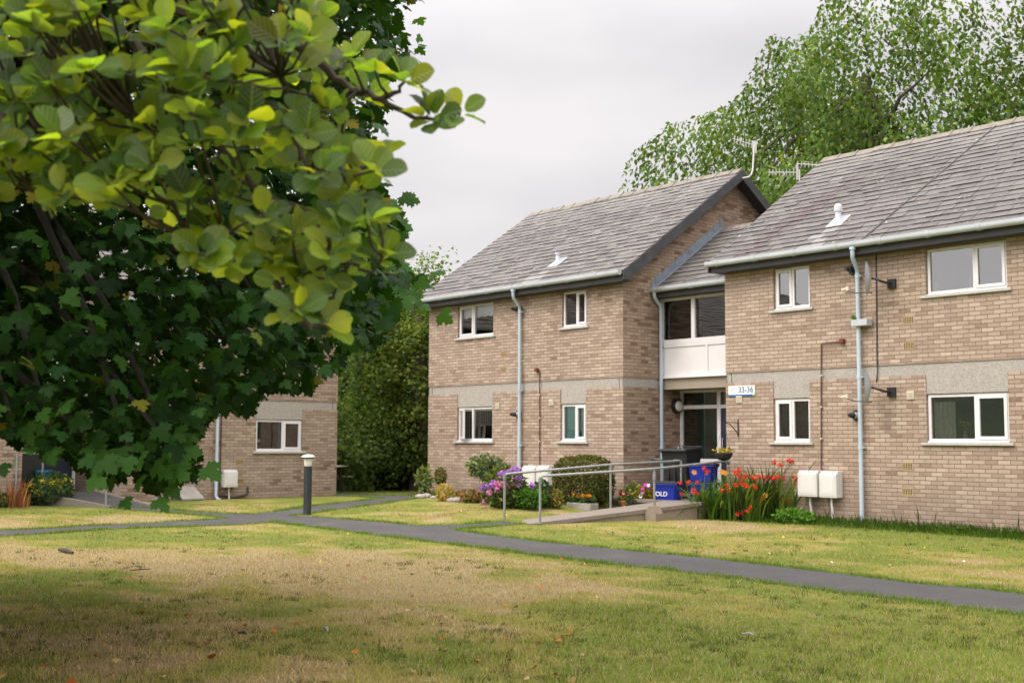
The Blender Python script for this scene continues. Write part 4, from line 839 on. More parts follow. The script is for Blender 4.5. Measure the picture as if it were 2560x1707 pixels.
def arr(V,F,pos,dirs,nrm,size,col):
    N=len(pos); y=norm(dirs); x=norm(np.cross(y,nrm)); z=np.cross(x,y); sz_=np.asarray(size,float).reshape(-1,1,1)*np.ones((N,1,1))
    W_=pos[:,None,:]+sz_*(V[None,:,0:1]*x[:,None,:]+V[None,:,1:2]*y[:,None,:]+V[None,:,2:3]*z[:,None,:]); k=len(V)
    return W_.reshape(-1,3),(F[None]+(np.arange(N)*k)[:,None,None]).reshape(-1,3),np.repeat(col,k,axis=0)
def join(parts):
    V=[];F=[];C=[];o=0
    for v,f,c in parts: V.append(v);F.append(f+o);C.append(c);o+=len(v)
    return np.concatenate(V),np.concatenate(F),np.concatenate(C)
def limbs(root,base,tips,r0,mat,name='trunk',segs=6,fork=.35,wob=.12,trunk_top=None):
    mb=MBd(); base=Vector(base); tt=Vector(trunk_top) if trunk_top else base+Vector((0,0,3)); mb.tube([base+Vector((0,0,-.2)),base.lerp(tt,.3)+Vector((.05,.03,0)),base.lerp(tt,.65)-Vector((.04,.05,0)),tt],[r0*1.25,r0,r0*.88,r0*.72],10)
    for tp in tips:
        tp=Vector(tp); s=base.lerp(tt,random.uniform(fork,1)); L=(tp-s).length; P=[]
        for i in range(segs+1):
            k=i/segs; p=s.lerp(tp,k); p.z+=L*.12*math.sin(math.pi*k)*.6; p+=Vector((random.uniform(-1,1),random.uniform(-1,1),random.uniform(-1,1)))*L*wob*.25*math.sin(math.pi*k); P.append(p)
        rr=[max(.012,r0*.42*(1-i/segs)**1.1+.01) for i in range(segs+1)]; mb.tube(P,rr,6,cap=False)
    return obj(name,mb,mat,root,True)
def inpx(u,v,poly): return inpoly(u,v,np.array(poly,float))
# ---------------------------------------------------------------- maple over the left half
MPOLY=[(-4000,-6000),(1120,-6000),(1060,-300),(1045,-60),(1020,10),(985,30),(1005,90),(1040,125),(1000,160),(962,210),(965,260),(935,330),(925,420),(960,480),(985,530),(1000,590),(985,640),(1045,705),(1010,745),(985,790),(965,835),(930,865),(880,870),(850,905),(800,935),(760,975),(720,985),(690,965),(640,985),(612,1050),(570,1010),(530,1035),(492,1080),(484,1185),(455,1205),(412,1185),(420,1232),(370,1228),(330,1172),(290,1192),(240,1212),(200,1165),(150,1115),(100,1122),(60,1092),(30,1112),(0,1062),(-4000,1062)]
TC=np.array([-10.6,1.9,0.]); mp_=thing('maple_tree',tuple(TC),'big dark green maple with pointed lobed leaves filling the left half','tree')
def crown(nc,nl,spread,R,hz,cz,pw,flat,cen):
    d=rdir(nc*2); d[:,2]*=1.0; rr=rng.random(nc*2)**pw; ang=rng.uniform(0,2*math.pi,nc*2); zz=rng.uniform(-1,1,nc*2)
    rad=(1-np.abs(zz)**3.2)**(1/2.6)*rr; P=np.stack([cen[0]+R*rad*np.cos(ang),cen[1]+R*rad*np.sin(ang),cz+hz*zz],-1)
    k=np.flatnonzero((np.hypot(P[:,0],P[:,1])>6.9))[:nc]; P=P[k]; nc=len(P)
    ci=np.repeat(np.arange(nc),nl); off=rng.normal(size=(nc*nl,3))*np.array([spread,spread,spread*flat]); pos=P[ci]+off; out=pos-np.array([cen[0],cen[1],cz]); out[:,2]*=.3; out=norm(out)
    pos[:,2]-=.35*np.hypot(off[:,0],off[:,1])
    return pos,out,ci,nc
pos,out,ci,nc=crown(9600,12,.26,5.7,5.2,6.25,.42,.4,TC)
u,v,dd=proj(pos); vis=(dd>.5)&(u>-350)&(u<1250)&(v>-350)&(v<1400); ok=np.where(dd>.5,inpx(u,v,MPOLY),True)&(dd*1.0>-99)&(np.hypot(pos[:,0],pos[:,1])>6.8)&(pos[:,2]>1.05)
ctone=vnoise(pos[:,0],pos[:,2]+pos[:,1]*.6,44,3,.8)
n=len(pos); dirs=out*.8+rng.normal(size=(n,3))*.45+np.array([.12,.1,-.65]); nr=out*.3+np.array([0,0,.9])+rng.normal(size=(n,3))*.5
col=pick([(.014,.046,.007),(.021,.06,.009),(.011,.036,.007),(.028,.074,.011),(.017,.05,.01)],n,.15)*(.75+.55*ctone[:,None]); ye=rng.random(n)<.03; col[ye]=pick([(.2,.19,.02),(.25,.2,.03),(.12,.17,.02)],ye.sum())
szs=.1*(.6+.6*rng.random(n))
a=ok&vis; b=ok&~vis&(rng.random(n)<.8)
parts=[arr(ML_,MLF,pos[a],dirs[a],nr[a],szs[a],col[a]),arr(OV*np.array([1.7,1,1]),OVF,pos[b],dirs[b],nr[b],szs[b]*1.45,col[b])]
# small sprays that stick out of the outline, as in the photo
SP=[(1000,508,10.5,7),(985,535,10.5,8),(1035,706,9.6,8),(1010,725,9.6,8),(1040,118,12.,6),(1015,0,12,8),(365,1195,7.2,4),(300,1150,7.2,6),(470,1170,7.3,6),(440,1120,7.3,8),(60,1085,7,6),(150,1100,7,6),(110,1060,7,6),(230,1140,7,7)]
for (uu,vv,D,nn) in SP:
    c=np.array(at(uu,vv,D=D)); q=c+rng.normal(size=(nn,3))*.09; o=norm(q-np.array([TC[0],TC[1],3.]))
    parts.append(arr(ML_,MLF,q,o+rng.normal(size=(nn,3))*.4+np.array([0,0,-.6]),rdir(nn)*.5+np.array([.3,-.6,.6]),.108*(.7+.5*rng.random(nn)),pick([(.05,.13,.025),(.06,.14,.03)],nn)))
V,F,C=join(parts); npmesh('crown',V,F,MLEAF,mp_,C)
tips=[]; 
for i in range(46):
    a_=random.uniform(0,2*math.pi); r_=random.uniform(2.6,4.3); z_=random.uniform(2.2,9.5); p=Vector((TC[0]+r_*math.cos(a_),TC[1]+r_*math.sin(a_),z_))
    if math.hypot(p.x,p.y)>7: tips.append(p)
for (uu,vv,D,nn) in SP[:12]: tips.append(at(uu-25,vv-15,D=D))
limbs(mp_,TC,tips,.2,simple('maple_bark',(.03,.025,.02),.95,.3,12),trunk_top=(TC[0]+.2,TC[1]+.1,7.),fork=.22)
print('maple leaves',a.sum(),b.sum())
# ---------------------------------------------------------------- whitebeam hanging in from the top left, close to the viewer
wbm=thing('whitebeam_tree',(-5.9,.3,0),'close hanging branch tree with big rounded yellow green leaves, top left','tree')
BR=[[(-420,-160,4.9),(120,-60,4.7),(380,10,4.5),(560,45,4.3),(646,64,4.2),(689,64,4.2),(743,111,4.2),(814,171,4.2),(850,207,4.2),(886,227,4.2),(911,229,4.15),(950,250,4.1),(1010,282,4.1),(1061,298,4.1),(1107,304,4.1),(1146,284,4.1)],[(950,250,4.1),(986,232,4.1),(1011,205,4.1)],
[(655,66,4.2),(671,90,4.1),(690,150,4.05),(707,193,4.0),(721,286,4.0),(736,343,4.0),(768,411,4.0),(814,429,4.0),(853,443,4.0)],[(853,443,4.0),(903,425,4.05),(950,392,4.1)],
[(120,-60,4.7),(260,60,4.5),(343,107,4.4),(420,250,4.2),(536,350,4.1),(636,461,4.0),(700,510,4.0),(751,520,4.0),(776,551,4.0),(815,592,4.0),(843,617,4.0),(873,658,4.0),(904,676,4.0),(935,678,4.0),(955,643,4.0)],[(636,461,4.0),(665,607,3.95),(681,671,3.95),(714,702,3.95),(769,684,3.95)],[(687,699,3.95),(702,751,3.95),(745,806,3.95),(812,815,3.95)],
[(-420,-160,4.9),(-100,60,4.6),(71,271,4.2),(118,339,4.1),(179,404,4.1),(264,461,4.0),(304,461,4.0)],[(-100,60,4.6),(143,171,4.3),(221,230,4.2),(330,260,4.1),(371,329,4.05),(411,421,4.0),(430,520,3.95),(470,590,3.9)],[(343,107,4.4),(457,100,4.3),(443,357,4.0),(461,439,4.0),(500,500,4.0),(560,590,3.9)],
[(443,200,4.2),(520,250,4.1),(600,290,4.1)],[(-100,60,4.6),(20,330,4.2),(60,420,4.1),(90,480,4.0)],[(560,45,4.3),(640,-60,4.3)],[(-100,60,4.6),(-60,250,4.3),(-30,420,4.2)]]
mb=MBd(); BP=[]
for k,b in enumerate(BR):
    P=[at(u,v,D=D) for u,v,D in b]; Q=[]
    for i in range(len(P)-1):
        for j in range(3):
            q=P[i].lerp(P[i+1],j/3); q+=Vector((random.uniform(-1,1),random.uniform(-1,1),random.uniform(-1,1)))*.008; Q.append(q)
    Q.append(P[-1]); BP+=Q; m_=len(Q); big=.022 if b[0][0]<0 else .012 if len(b)>6 else .008
    mb.tube(Q,[big*(1-i/m_)+.0042 for i in range(m_)],7)
hub=at(-420,-160,D=4.9); mb.tube([(-5.9,.3,-.2),(-5.85,.32,1.2),(-5.95,.3,2.2),hub],[.12,.1,.075,.034],10)
WPOLY=[(-300,-200),(780,-200),(770,30),(830,75),(930,120),(990,180),(930,235),(850,270),(880,330),(965,400),(930,470),(960,560),(960,620),(930,680),(850,700),(860,760),(800,830),(730,800),(660,740),(600,700),(540,640),(470,650),(440,560),(380,500),(330,430),(280,520),(170,520),(100,530),(0,500),(-300,480)]
EXP=[(1150,282),(1085,298),(1068,290),(1012,206),(938,180),(872,140),(950,392),(905,430),(865,395),(957,640),(948,560),(905,520),(872,470),(812,815),(770,790),(830,745),(745,700),(780,650),(935,650),(120,430),(80,440),(265,470),(300,470),(235,300),(330,330)]
CL=[(u,v,4.0+.1*random.random()) for u,v in EXP]
while len(CL)<340:
    u_=random.uniform(-250,980); v_=random.uniform(-180,830)
    if inpx(np.array([u_]),np.array([v_]),WPOLY)[0]: CL.append((u_,v_,np.interp(u_,[-300,300,1000],[4.1,3.9,4.1])+random.uniform(-.45,.6)))
BPa=np.array([tuple(p) for p in BP]); lp=[];ld=[];ln=[];ls=[]
for i,(u_,v_,D) in enumerate(CL):
    c=at(u_,v_,D=D); j=int(np.argmin(((BPa-np.array(c))**2).sum(1))); b=Vector(BPa[j]); L=(c-b).length
    if L>.015:
        mid=b.lerp(c,.5)+Vector((0,0,-.05*L))+Vector((random.uniform(-1,1),random.uniform(-1,1),random.uniform(-1,1)))*.06*L; mb.tube([b,b.lerp(mid,.6),mid,mid.lerp(c,.6),c],[.0065,.0055,.005,.0045,.004],6)
    ax=((c-b).normalized() if L>.02 else Vector((.5,-.2,.3)))*.6+Vector((.15,-.05,.55)); ax.normalize(); t1=ax.cross(Vector((.3,.9,.1))).normalized(); t2=ax.cross(t1); nn=random.randint(5,7) if i>24 else random.randint(4,6); ph=random.random()*6
    for k in range(nn):
        a_=ph+k*2.4; el=random.uniform(.15,.95); dv=(t1*math.cos(a_)+t2*math.sin(a_))*math.cos(el)+ax*math.sin(el); dv.z-=.12
        lp.append(tuple(c+dv*.012)); ld.append(tuple(dv)); n_=ax*.8+Vector((random.uniform(-1,1),random.uniform(-1,1),random.uniform(-1,1)))*.45; n_+=Vector((-fw[0],-fw[1],-fw[2]))*random.uniform(-.6,.6); ln.append(tuple(n_)); ls.append(random.uniform(.055,.104) if i>24 else random.uniform(.078,.108))
obj('branches',mb,MTWIG,wbm,True)
# leaf template with a short stalk, folded midrib, slightly wavy rim
ny=9; TV=[];TU=[]
for i in range(ny+1):
    y_=i/ny; w_=.43*math.sin(math.pi*min(1,(y_*.93+.035)))**.62*(1.0-.12*(1-y_)); 
    if i==ny: w_=.05
    for j,x_ in enumerate((-1,-.5,0,.5,1)):
        TV.append((x_*w_*.97,.10+y_*.9,.10*abs(x_)*w_/.4-.16*(y_-.5)**2+(.012*math.sin(i*2.1+j) if abs(x_)==1 else 0))); TU.append((x_*w_,y_))
TF=[]
for i in range(ny):
    for j in range(4): a_=i*5+j; TF+= [(a_,a_+1,a_+6,a_+5)]
o_=len(TV); TV+=[(-.014,0,0),(.014,0,0),(.014,.12,.0),(-.014,.12,0)]; TU+=[(0,0)]*4; TF+=[(o_,o_+1,o_+2,o_+3)]
N_=len(lp); wc=pick([(.075,.135,.02),(.1,.15,.018),(.045,.09,.025),(.12,.165,.02),(.04,.08,.03),(.15,.18,.02),(.07,.12,.045)],N_,.2)
scatter('leaves',TV,np.array(TF),np.array(lp),np.array(ld),np.array(ln),np.array(ls),wc,MWB,wbm,np.array(TU))
bpy.data.objects['leaves'].data.polygons.foreach_set('use_smooth',np.ones(len(bpy.data.objects['leaves'].data.polygons),bool))
n=5200; q=rdir(n)*(rng.random((n,1))**.45)*np.array([2.9,2.6,1.9])+np.array([-8.6,-.2,5.6]); q=np.concatenate([q,rdir(1700)*(rng.random((1700,1))**.45)*np.array([1.9,1.3,1.3])+np.array([-5.7,-1.1,4.9])]); u,v,dd=proj(q); k=(np.hypot(q[:,0],q[:,1])>1.2)&((dd<.6)|(v<-250)|(u<-450)|(u>3200)); q=q[k]; n=len(q)  # unseen foliage added out of view to shade the lawn and the hanging leaves
V,F,C=join([arr(OV*np.array([1.25,1,1]),OVF,q,rdir(n)+np.array([0,0,-.2]),rdir(n)*.6+np.array([0,0,1]),.13*(.7+.6*rng.random(n)),pick([(.07,.12,.02),(.09,.14,.02)],n))]); npmesh('unseen_shade_crown',V,F,MWB,wbm,C)
mb=MBd()
for i in range(16): a_=i*.39; e_=Vector((-8.4+2.2*math.cos(a_),-.1+2.1*math.sin(a_),5.2+random.uniform(-.8,1.))); mb.tube([(-5.95,.3,2.1),Vector((-6.1,.3,3.2)).lerp(e_,.25),Vector((-6.1,.3,3.4)).lerp(e_,.6),e_],[.05,.035,.022,.01],6)
obj('unseen_crown_branches',mb,MTWIG,wbm,True)  # out-of-view boughs added to carry the shading foliage
# ---------------------------------------------------------------- background trees
def bgtree(name,c,zc,R,hz,ncl,nl,ls,cols,label,group=None,spread=.45,pw=.5,up=.0,hang=.4,mask=None,tr=.3,dens=1.,expo=2.,ttop=.75,ntips=26,wn_=.22):
    c=np.array(c,float); z0=float(G(c[0],c[1])); root=thing(name,(c[0],c[1],z0),label,'tree',group)
    d=rdir(ncl); rr=rng.random(ncl)**pw; lob=1+1.5*wn_*(vnoise(np.arctan2(d[:,1],d[:,0])*1.6+9,d[:,2]*2.2+5,int(abs(c[0]*7))%97,3,1.3)-.5)*2
    P=np.stack([c[0]+R*d[:,0]*rr*lob,c[1]+R*d[:,1]*rr*lob,zc+hz*d[:,2]*rr*lob],-1); ci=np.repeat(np.arange(ncl),nl); n=ncl*nl
    sh=rng.uniform(.6,1.25,(ncl,1)); off=rng.normal(size=(n,3))*np.array([spread,spread,spread*(.75+up)])*sh[ci]; pos=P[ci]+off; k=pos[:,2]>z0+.05
    if mask is not None: u,v,dd=proj(pos); wv=(vnoise(u*.012,u*0+3.,13,4,1.)-.5)*130*(R>4); k&=inpx(u+wv*.4,v+wv-10,mask)|(dd<1)|(u>2560)|(v<-20)
    pos=pos[k]; n=len(pos); out=norm(pos-np.array([c[0],c[1],zc-.2*hz])); dirs=out*.6+rng.normal(size=(n,3))*.6+np.array([0,0,-hang]); nr=out*.5+np.array([0,0,.7])+rng.normal(size=(n,3))*.5
    tone=vnoise(pos[:,0]+pos[:,1]*.7,pos[:,2],3,3,.55); ctn=rng.uniform(.6,1.3,ncl)[ci[k]]; dep=(off[k][:,2]/spread).clip(-1.5,1.5)*.12; col=pick(cols,n,.14)*((.7+.5*tone)*ctn+dep)[:,None].clip(.3,2)  # clump shading put in leaf colour: tops lighter, undersides darker, tone per clump
    V,F,C=join([arr(OV*np.array([.72,1,1]) if ls>.13 else SL,OVF if ls>.13 else SLF,pos,dirs,nr,ls*(.6+.7*rng.random(n)),col)]); npmesh('crown',V,F,MFOL,root,C)
    tips=[P[i]*.82+np.array([c[0],c[1],zc])*.18 for i in rng.integers(0,ncl,ntips)]
    if mask is not None: tips=[p for p in tips if inpx(np.array([proj(p)[0]]),np.array([proj(p)[1]-40]),mask)[0]]
    limbs(root,(c[0],c[1],z0),tips,tr,MBARK,trunk_top=(c[0],c[1],z0+(zc+hz-z0)*ttop),fork=.25); return root
TB=[(.06,.115,.018),(.075,.135,.02),(.095,.155,.024),(.05,.095,.016),(.12,.165,.028)]
bgtree('tall_tree',(-21.6,33.2),8.7,8.2,7.8,760,130,.175,TB,'tall loose green tree with sky showing through, behind the right roofs',None,.38,.5,.9,1.2,[(1500,520),(1535,480),(1545,400),(1600,330),(1665,285),(1760,255),(1820,215),(1880,160),(1930,115),(2000,70),(2040,5),(2100,-40),(3000,-60),(3000,900),(1500,900)],.26,ttop=.8,ntips=60)
bgtree('tall_tree',(-14.2,36.5),8.3,6.2,6.2,460,120,.19,TB,'green tree right of the tall one, its crown cut by the right edge',None,.5,.45,.6,.75,[(2300,900),(2300,300),(2440,120),(2520,80),(3200,40),(3200,900)],.24,ttop=.8,ntips=34)
HG='trees and bushes in the gap between the brick blocks'; HC=[(.1,.17,.03),(.12,.19,.035),(.08,.14,.03),(.15,.21,.04)]
def gp_(u,D): p=at(u,1105,D=D); return (p.x,p.y)
bgtree('oak_tree',gp_(905,44),4.2,3.6,4.1,170,90,.17,HC,'dark green tree filling the gap beside the left corner of the middle block',HG,.42,.55,wn_=.35,mask=[(600,1300),(600,600),(960,640),(1040,700),(1100,720),(1100,1300)])
bgtree('oak_tree',gp_(985,39),5.0,2.5,3.3,330,75,.15,[(.08,.14,.03),(.1,.165,.035),(.07,.12,.03)],'lighter tree whose round top rises left of the middle roof eaves',HG,.35,.45,mask=[(880,1300),(880,700),(930,640),(990,625),(1050,690),(1072,760),(1100,1300)])
bgtree('oak_tree',gp_(800,52),6.2,4.6,5.4,430,60,.2,HC,'tall dark tree glimpsed between the maple leaves and the gap',HG,.5,.45)
bgtree('yellow_green_tree',gp_(1052,36),3.7,1.5,3.4,150,62,.11,[(.1,.165,.03),(.13,.18,.03),(.085,.14,.03),(.15,.17,.03)],'slim yellow green tree tight behind the left corner of the middle block',HG,.28,.45)
bgtree('dark_bush',gp_(930,37),1.3,2.6,1.35,260,60,.11,[(.08,.14,.03),(.1,.16,.03),(.13,.18,.04)],'low dark bush at the back edge of the far grass',HG,.3,.45,tr=.06,ttop=.6)
bgtree('dark_bush',gp_(1035,37.5),1.4,1.6,1.5,200,60,.11,[(.08,.14,.03),(.1,.16,.03),(.13,.18,.04)],'low bush with pale flecks beside the block corner',HG,.3,.45,tr=.05,ttop=.6)
bgtree('dark_bush',gp_(815,40),1.6,2.2,1.7,220,60,.12,[(.08,.14,.03),(.1,.16,.03),(.13,.18,.04)],'low dark bush behind the picnic table',HG,.3,.45,tr=.06,ttop=.6)
# ---------------------------------------------------------------- garden plants and small things
def wallg(u,v): return gnd(u,v)
def bush(name,c,rx,ry,rz,n,ls,cols,label,cat='bush',group=None,tpl='s',shape=2.,stems=5,fl=None,low=.0,sh=.75,zc=None,hang=.2,out_=.9,wn_=.15):
    c=Vector(c); root=thing(name,c,label,cat,group); zc=c.z+(rz if zc is None else zc)
    d=rdir(n); rr=(sh+(1-sh)*rng.random(n)); rr=np.where(rng.random(n)<.25,rng.random(n)**.5,rr); e=(np.abs(d)**shape).sum(1)**(-1/shape)
    lob=1+wn_*2*(vnoise(d[:,0]*2+5,d[:,2]*2+d[:,1]*1.7,int(abs(c.x*31))%89,3,1.4)-.5); m_=(rr*e*lob)[:,None]; pos=np.array([c.x,c.y,zc])+d*m_*np.array([rx,ry,rz]); k=pos[:,2]>c.z+low; pos,d=pos[k],d[k]; n=len(pos)
    V,F=(SL,SLF) if tpl=='s' else (OV,OVF); tone=vnoise(pos[:,0]*1.,pos[:,2]+pos[:,1],9,3,6.)
    V2,F2,C2=join([arr(V,F,pos,d*out_+rdir(n)*.7+np.array([0,0,-hang+.1]),d*.7+np.array([0,0,.5])+rdir(n)*.6,ls*(.6+.7*rng.random(n)),pick(cols,n,.2)*(.75+.5*tone[:,None]))]); npmesh('foliage',V2,F2,MFOL,root,C2)
    mb=MBd()
    for i in range(stems):
        a_=random.random()*6.28; e_=Vector((c.x+rx*.55*math.cos(a_),c.y+ry*.55*math.sin(a_),zc+rz*random.uniform(-.2,.5))); b=c+Vector((math.cos(a_),math.sin(a_),0))*.04-Vector((0,0,.03)); mb.tube([b,b.lerp(e_,.5)+Vector((0,0,.03)),e_],.009,5,r1=.003)
    obj('stems',mb,MTWIG,root)
    return root
def flowerhead(par,p,r,cols,n=46,tpl='s',name='flower'):
    p=np.array(p); d=rdir(n); V,F,C=join([arr(SL if tpl=='s' else OV,SLF if tpl=='s' else OVF,p+d*r*.75,rdir(n)*1.+d*.3,d,r*.75,pick(cols,n,.15))]); npmesh(name,V,F,MPET,par,C)
def daisy(par,p,r,cols,nrm=(0,-.6,.6),n=9,name='flower'):
    p=np.array(p,float); nr=norm(np.array(nrm,float)); t1=norm(np.cross(nr,[0,0,1.])); t2=np.cross(nr,t1); a=np.arange(n)*2*math.pi/n; d=np.cos(a)[:,None]*t1+np.sin(a)[:,None]*t2+nr*.35
    V,F,C=join([arr(SL*np.array([1.5,1,1]),SLF,np.tile(p,(n,1)),d,np.tile(nr,(n,1)),r*np.ones(n),pick(cols,n,.12))]); npmesh(name,V,F,MPET,par,C)
OLV=[(.06,.085,.015),(.09,.11,.02),(.045,.065,.015),(.14,.13,.03),(.1,.06,.025)]
c=gnd(1458,1262); bush('clipped_bush',c,.66,.5,.5,9000,.045,OLV,'rounded clipped olive green bush between the meter boxes and the ramp','bush',shape=3.2,zc=.53,low=.04,sh=.86,wn_=.07)
GB='flower bed plants along the middle block'
GR=[(.05,.1,.02),(.07,.125,.025),(.09,.15,.03)]; SILV=[(.2,.27,.2),(.15,.22,.15),(.25,.31,.24)]
c=gnd(1262,1270); hyd=bush('hydrangea',c,.55,.35,.42,1300,.085,[(.06,.1,.02),(.09,.12,.03),(.11,.13,.03)],'hydrangea with round purple and mauve flower heads behind the left handrail','hydrangea',GB,'o',zc=.42)
PUR=[(.36,.16,.52),(.45,.22,.6),(.3,.12,.5),(.55,.3,.62)]; PNK=[(.7,.22,.42),(.75,.35,.5),(.6,.2,.5)]
for (u,v) in [(1289.6,1172),(1280.7,1175),(1274,1181),(1264,1181),(1297,1176),(1251,1184),(1293,1195),(1300,1199),(1288,1210),(1298,1214),(1269,1214),(1255,1209),(1251,1217),(1245,1222),(1242,1209),(1233,1206),(1227,1213),(1212,1217),(1205,1218),(1223,1231),(1330,1213),(1262,1219)]:
    D=float(np.dot(np.array(c)-np.array([0,0,H]),fw))-random.uniform(.25,.5); flowerhead(hyd,at(u,v,D=D),.058,PUR if v<1230 and random.random()<.85 else PNK,50,name='flower_head')
c=gnd(1213,1262); pk=bush('pink_hydrangea',c,.1,.1,.14,60,.05,GR,'small plant with three pink flower heads at the lawn edge below the hydrangea','flower',GB,'o',zc=.1)
for (u,v) in ((1219,1249),(1211.5,1254.5),(1211.5,1260)): flowerhead(pk,at(u,v,D=float(np.dot(np.array(c)-np.array([0,0,H]),fw))-.05),.05,PNK,50,name='flower_head')
c=gnd(1213,1258); bush('leggy_shrub',(c.x,c.y,c.z),.48,.3,.26,420,.11,[(.09,.13,.05),(.12,.16,.07),(.07,.1,.04)],'leggy grey green shrub on bare stems against the brick, left of the purple flowers','shrub',GB,zc=.78,sh=.3,stems=9)
c=gnd(1283,1270); bush('silver_plant',c,.2,.18,.3,230,.1,SILV,'silvery leaved plant between the two front rail posts','plant',GB,'o',sh=.3)
c=gnd(1322,1272); bush('leafy_mound',c,.36,.3,.22,1300,.06,[(.06,.16,.02),(.09,.2,.03),(.05,.12,.02)],'bright green leafy mound right of the silvery plant','plant',GB,'o')
c=gnd(1358,1268); bush('dark_perennial',c,.2,.18,.26,350,.08,[(.04,.09,.03),(.06,.1,.04)],'dark leafy perennial below the right meter box','plant',GB,'o')
c=gnd(1388,1270); bush('bronze_plant',c,.16,.14,.2,330,.05,[(.18,.2,.04),(.3,.16,.06),(.12,.15,.03)],'small bronze and lime plant left of the clipped bush foot','plant',GB)
c=gnd(1497,1260); bush('silver_plant',c,.2,.16,.3,240,.11,[(.2,.3,.17),(.15,.25,.13),(.26,.34,.24)],'pale cabbage leaved plant beside the orange flowers','plant',GB,'o',sh=.3)
c=gnd(1101,1242); bush('climber',(c.x,c.y,c.z),.15,.12,.2,420,.06,[(.1,.14,.03),(.2,.12,.05),(.13,.16,.04)],'small climbing plant with a leafy top on thin stems near the block corner','plant',GB,zc=.5)
c=gnd(1060,1240); bush('corner_plant',c,.22,.2,.34,260,.1,[(.13,.19,.07),(.17,.23,.1),(.2,.22,.06)],'pale leafy plant growing at the left corner of the middle block','plant',GB,'o',zc=.4,sh=.3)
c=gnd(1112,1252); bush('orange_foliage_plant',c,.26,.16,.19,420,.06,[(.45,.25,.08),(.4,.3,.08),(.2,.25,.05)],'low plant with orange yellow leaves at the foot of the wall','plant',GB)
c=gnd(1175,1256); bush('dry_perennial',c,.3,.14,.12,300,.09,[(.4,.25,.12),(.3,.14,.06),(.12,.15,.05)],'low dried russet plant left of the pink flowers','plant',GB)
for i,(u,v,r_) in enumerate(((1052,1245,.13),(1066,1243,.12),(1128,1253,.11),(1144,1254,.12),(1084,1246,.08))):
    p=gnd(u,v); bm=bmesh.new(); bmesh.ops.create_icosphere(bm,subdivisions=3,radius=r_)
    for v_ in bm.verts: f_=1+.35*(float(vnoise(np.array([v_.co.x*9+i*7]),np.array([v_.co.y*9+v_.co.z*6]),i,3,1.)[0])-.5); v_.co=Vector((v_.co.x*1.25*f_,v_.co.y*.9*f_,v_.co.z*.6*f_+r_*.25))+p
    mb=MBd(); mb.bm(bm); tag(obj('rock',mb,MROCK,None,True),['long flat pale stone at the outer end of the bed edging','pale stone tucked against the block corner','rounded grey stone below the wall, left of the pair','whitish stone right of the rounded grey one','smallest stone between the corner and the orange leaved plant'][i],'stone','edging stones')
# trough of marigolds
p=gnd(1456,1272); tr_=thing('stone_trough',p,'low stone trough with orange marigolds in front of the clipped bush','planter')
mb=MBd(); mb.bbox((p.x-.36,p.y-.12,p.z-.03),(p.x+.36,p.y+.12,p.z+.13),.015); obj('trough',mb,MROCK,tr_); mb=MBd(); mb.box((p.x-.32,p.y-.09,p.z+.1),(p.x+.32,p.y+.09,p.z+.134)); obj('soil',mb,MSOIL,tr_)
q=np.stack([p.x+rng.uniform(-.34,.34,300),p.y+rng.uniform(-.1,.1,300),p.z+.13+rng.random(300)*.12],-1); V,F,C=join([arr(SL,SLF,q,rdir(300)+np.array([0,0,.5]),rdir(300),.07,pick([(.05,.1,.04),(.08,.14,.06)],300))]); npmesh('leaves',V,F,MFOL,tr_,C)
for i in range(9):
    x=p.x-.2+.065*i+random.uniform(-.02,.02); flowerhead(tr_,(x,p.y-.05+random.uniform(-.04,.04),p.z+.27+random.uniform(-.025,.02)),.034,[(.9,.28,.01),(.95,.38,.01)],34)
# pots by the gable
def pot(p,r,h,mat,label,fol,cols,ls,nf,fcols,fr,fh=.2,fw_=None,n=420,spots=None):
    th=thing('plant_pot',p,label,'potted plant','potted plants beside the ramp'); mb=MBd(); mb.lathe(p,[(r*.7,0),(r*.93,h*.78),(r*1.05,h*.8),(r*1.08,h),(r*.96,h),(r*.93,h*.9)],22); obj('pot',mb,mat,th,True); mb=MBd(); mb.lathe(p,[(r*.92,h*.88),(r*.9,h*.9)],18); obj('soil',mb,MSOIL,th)
    d=rdir(n); q=np.array(p)+np.array([0,0,h+fh*.4])+d*rng.random((n,1))**.4*np.array([fol,fol,fh]); k=q[:,2]>p.z+h*.55; q=q[k]; d=d[k]; V,F,C=join([arr(SL,SLF,q,d+rdir(len(q))*.5+np.array([0,0,.2]),rdir(len(q)),ls*(.6+.6*rng.random(len(q))),pick(cols,len(q)))]); npmesh('foliage',V,F,MFOL,th,C)
    D=float(np.dot(np.array(p)-np.array([0,0,H]),fw))
    for i in range(nf):
        if spots: u,v,cc=spots[i%len(spots)]; f_=at(u,v,D=D-.12); mb=MBd(); mb.tube([Vector(p)+Vector((0,0,h)),Vector(f_).lerp(Vector(p)+Vector((0,0,h)),.4)+Vector((0,0,.03)),f_],.004,4); obj('stem',mb,MTWIG,th)
        else: a=random.random()*6.28; f_=(p.x+fol*.7*math.cos(a),p.y+fol*.7*math.sin(a)-.05,p.z+h+fh*random.uniform(.5,1.)); cc=fcols
        daisy(th,f_,fr*random.uniform(.85,1.15),cc,(.35,-.8,.4),6)
    return th
MAG=[(.55,.03,.4),(.65,.06,.45)]; WHT=[(.8,.7,.78),(.8,.78,.78)]
def potat(u,x): 
    q=at(u,1100,x=x); return Vector((x,q.y,float(G(x,q.y))))
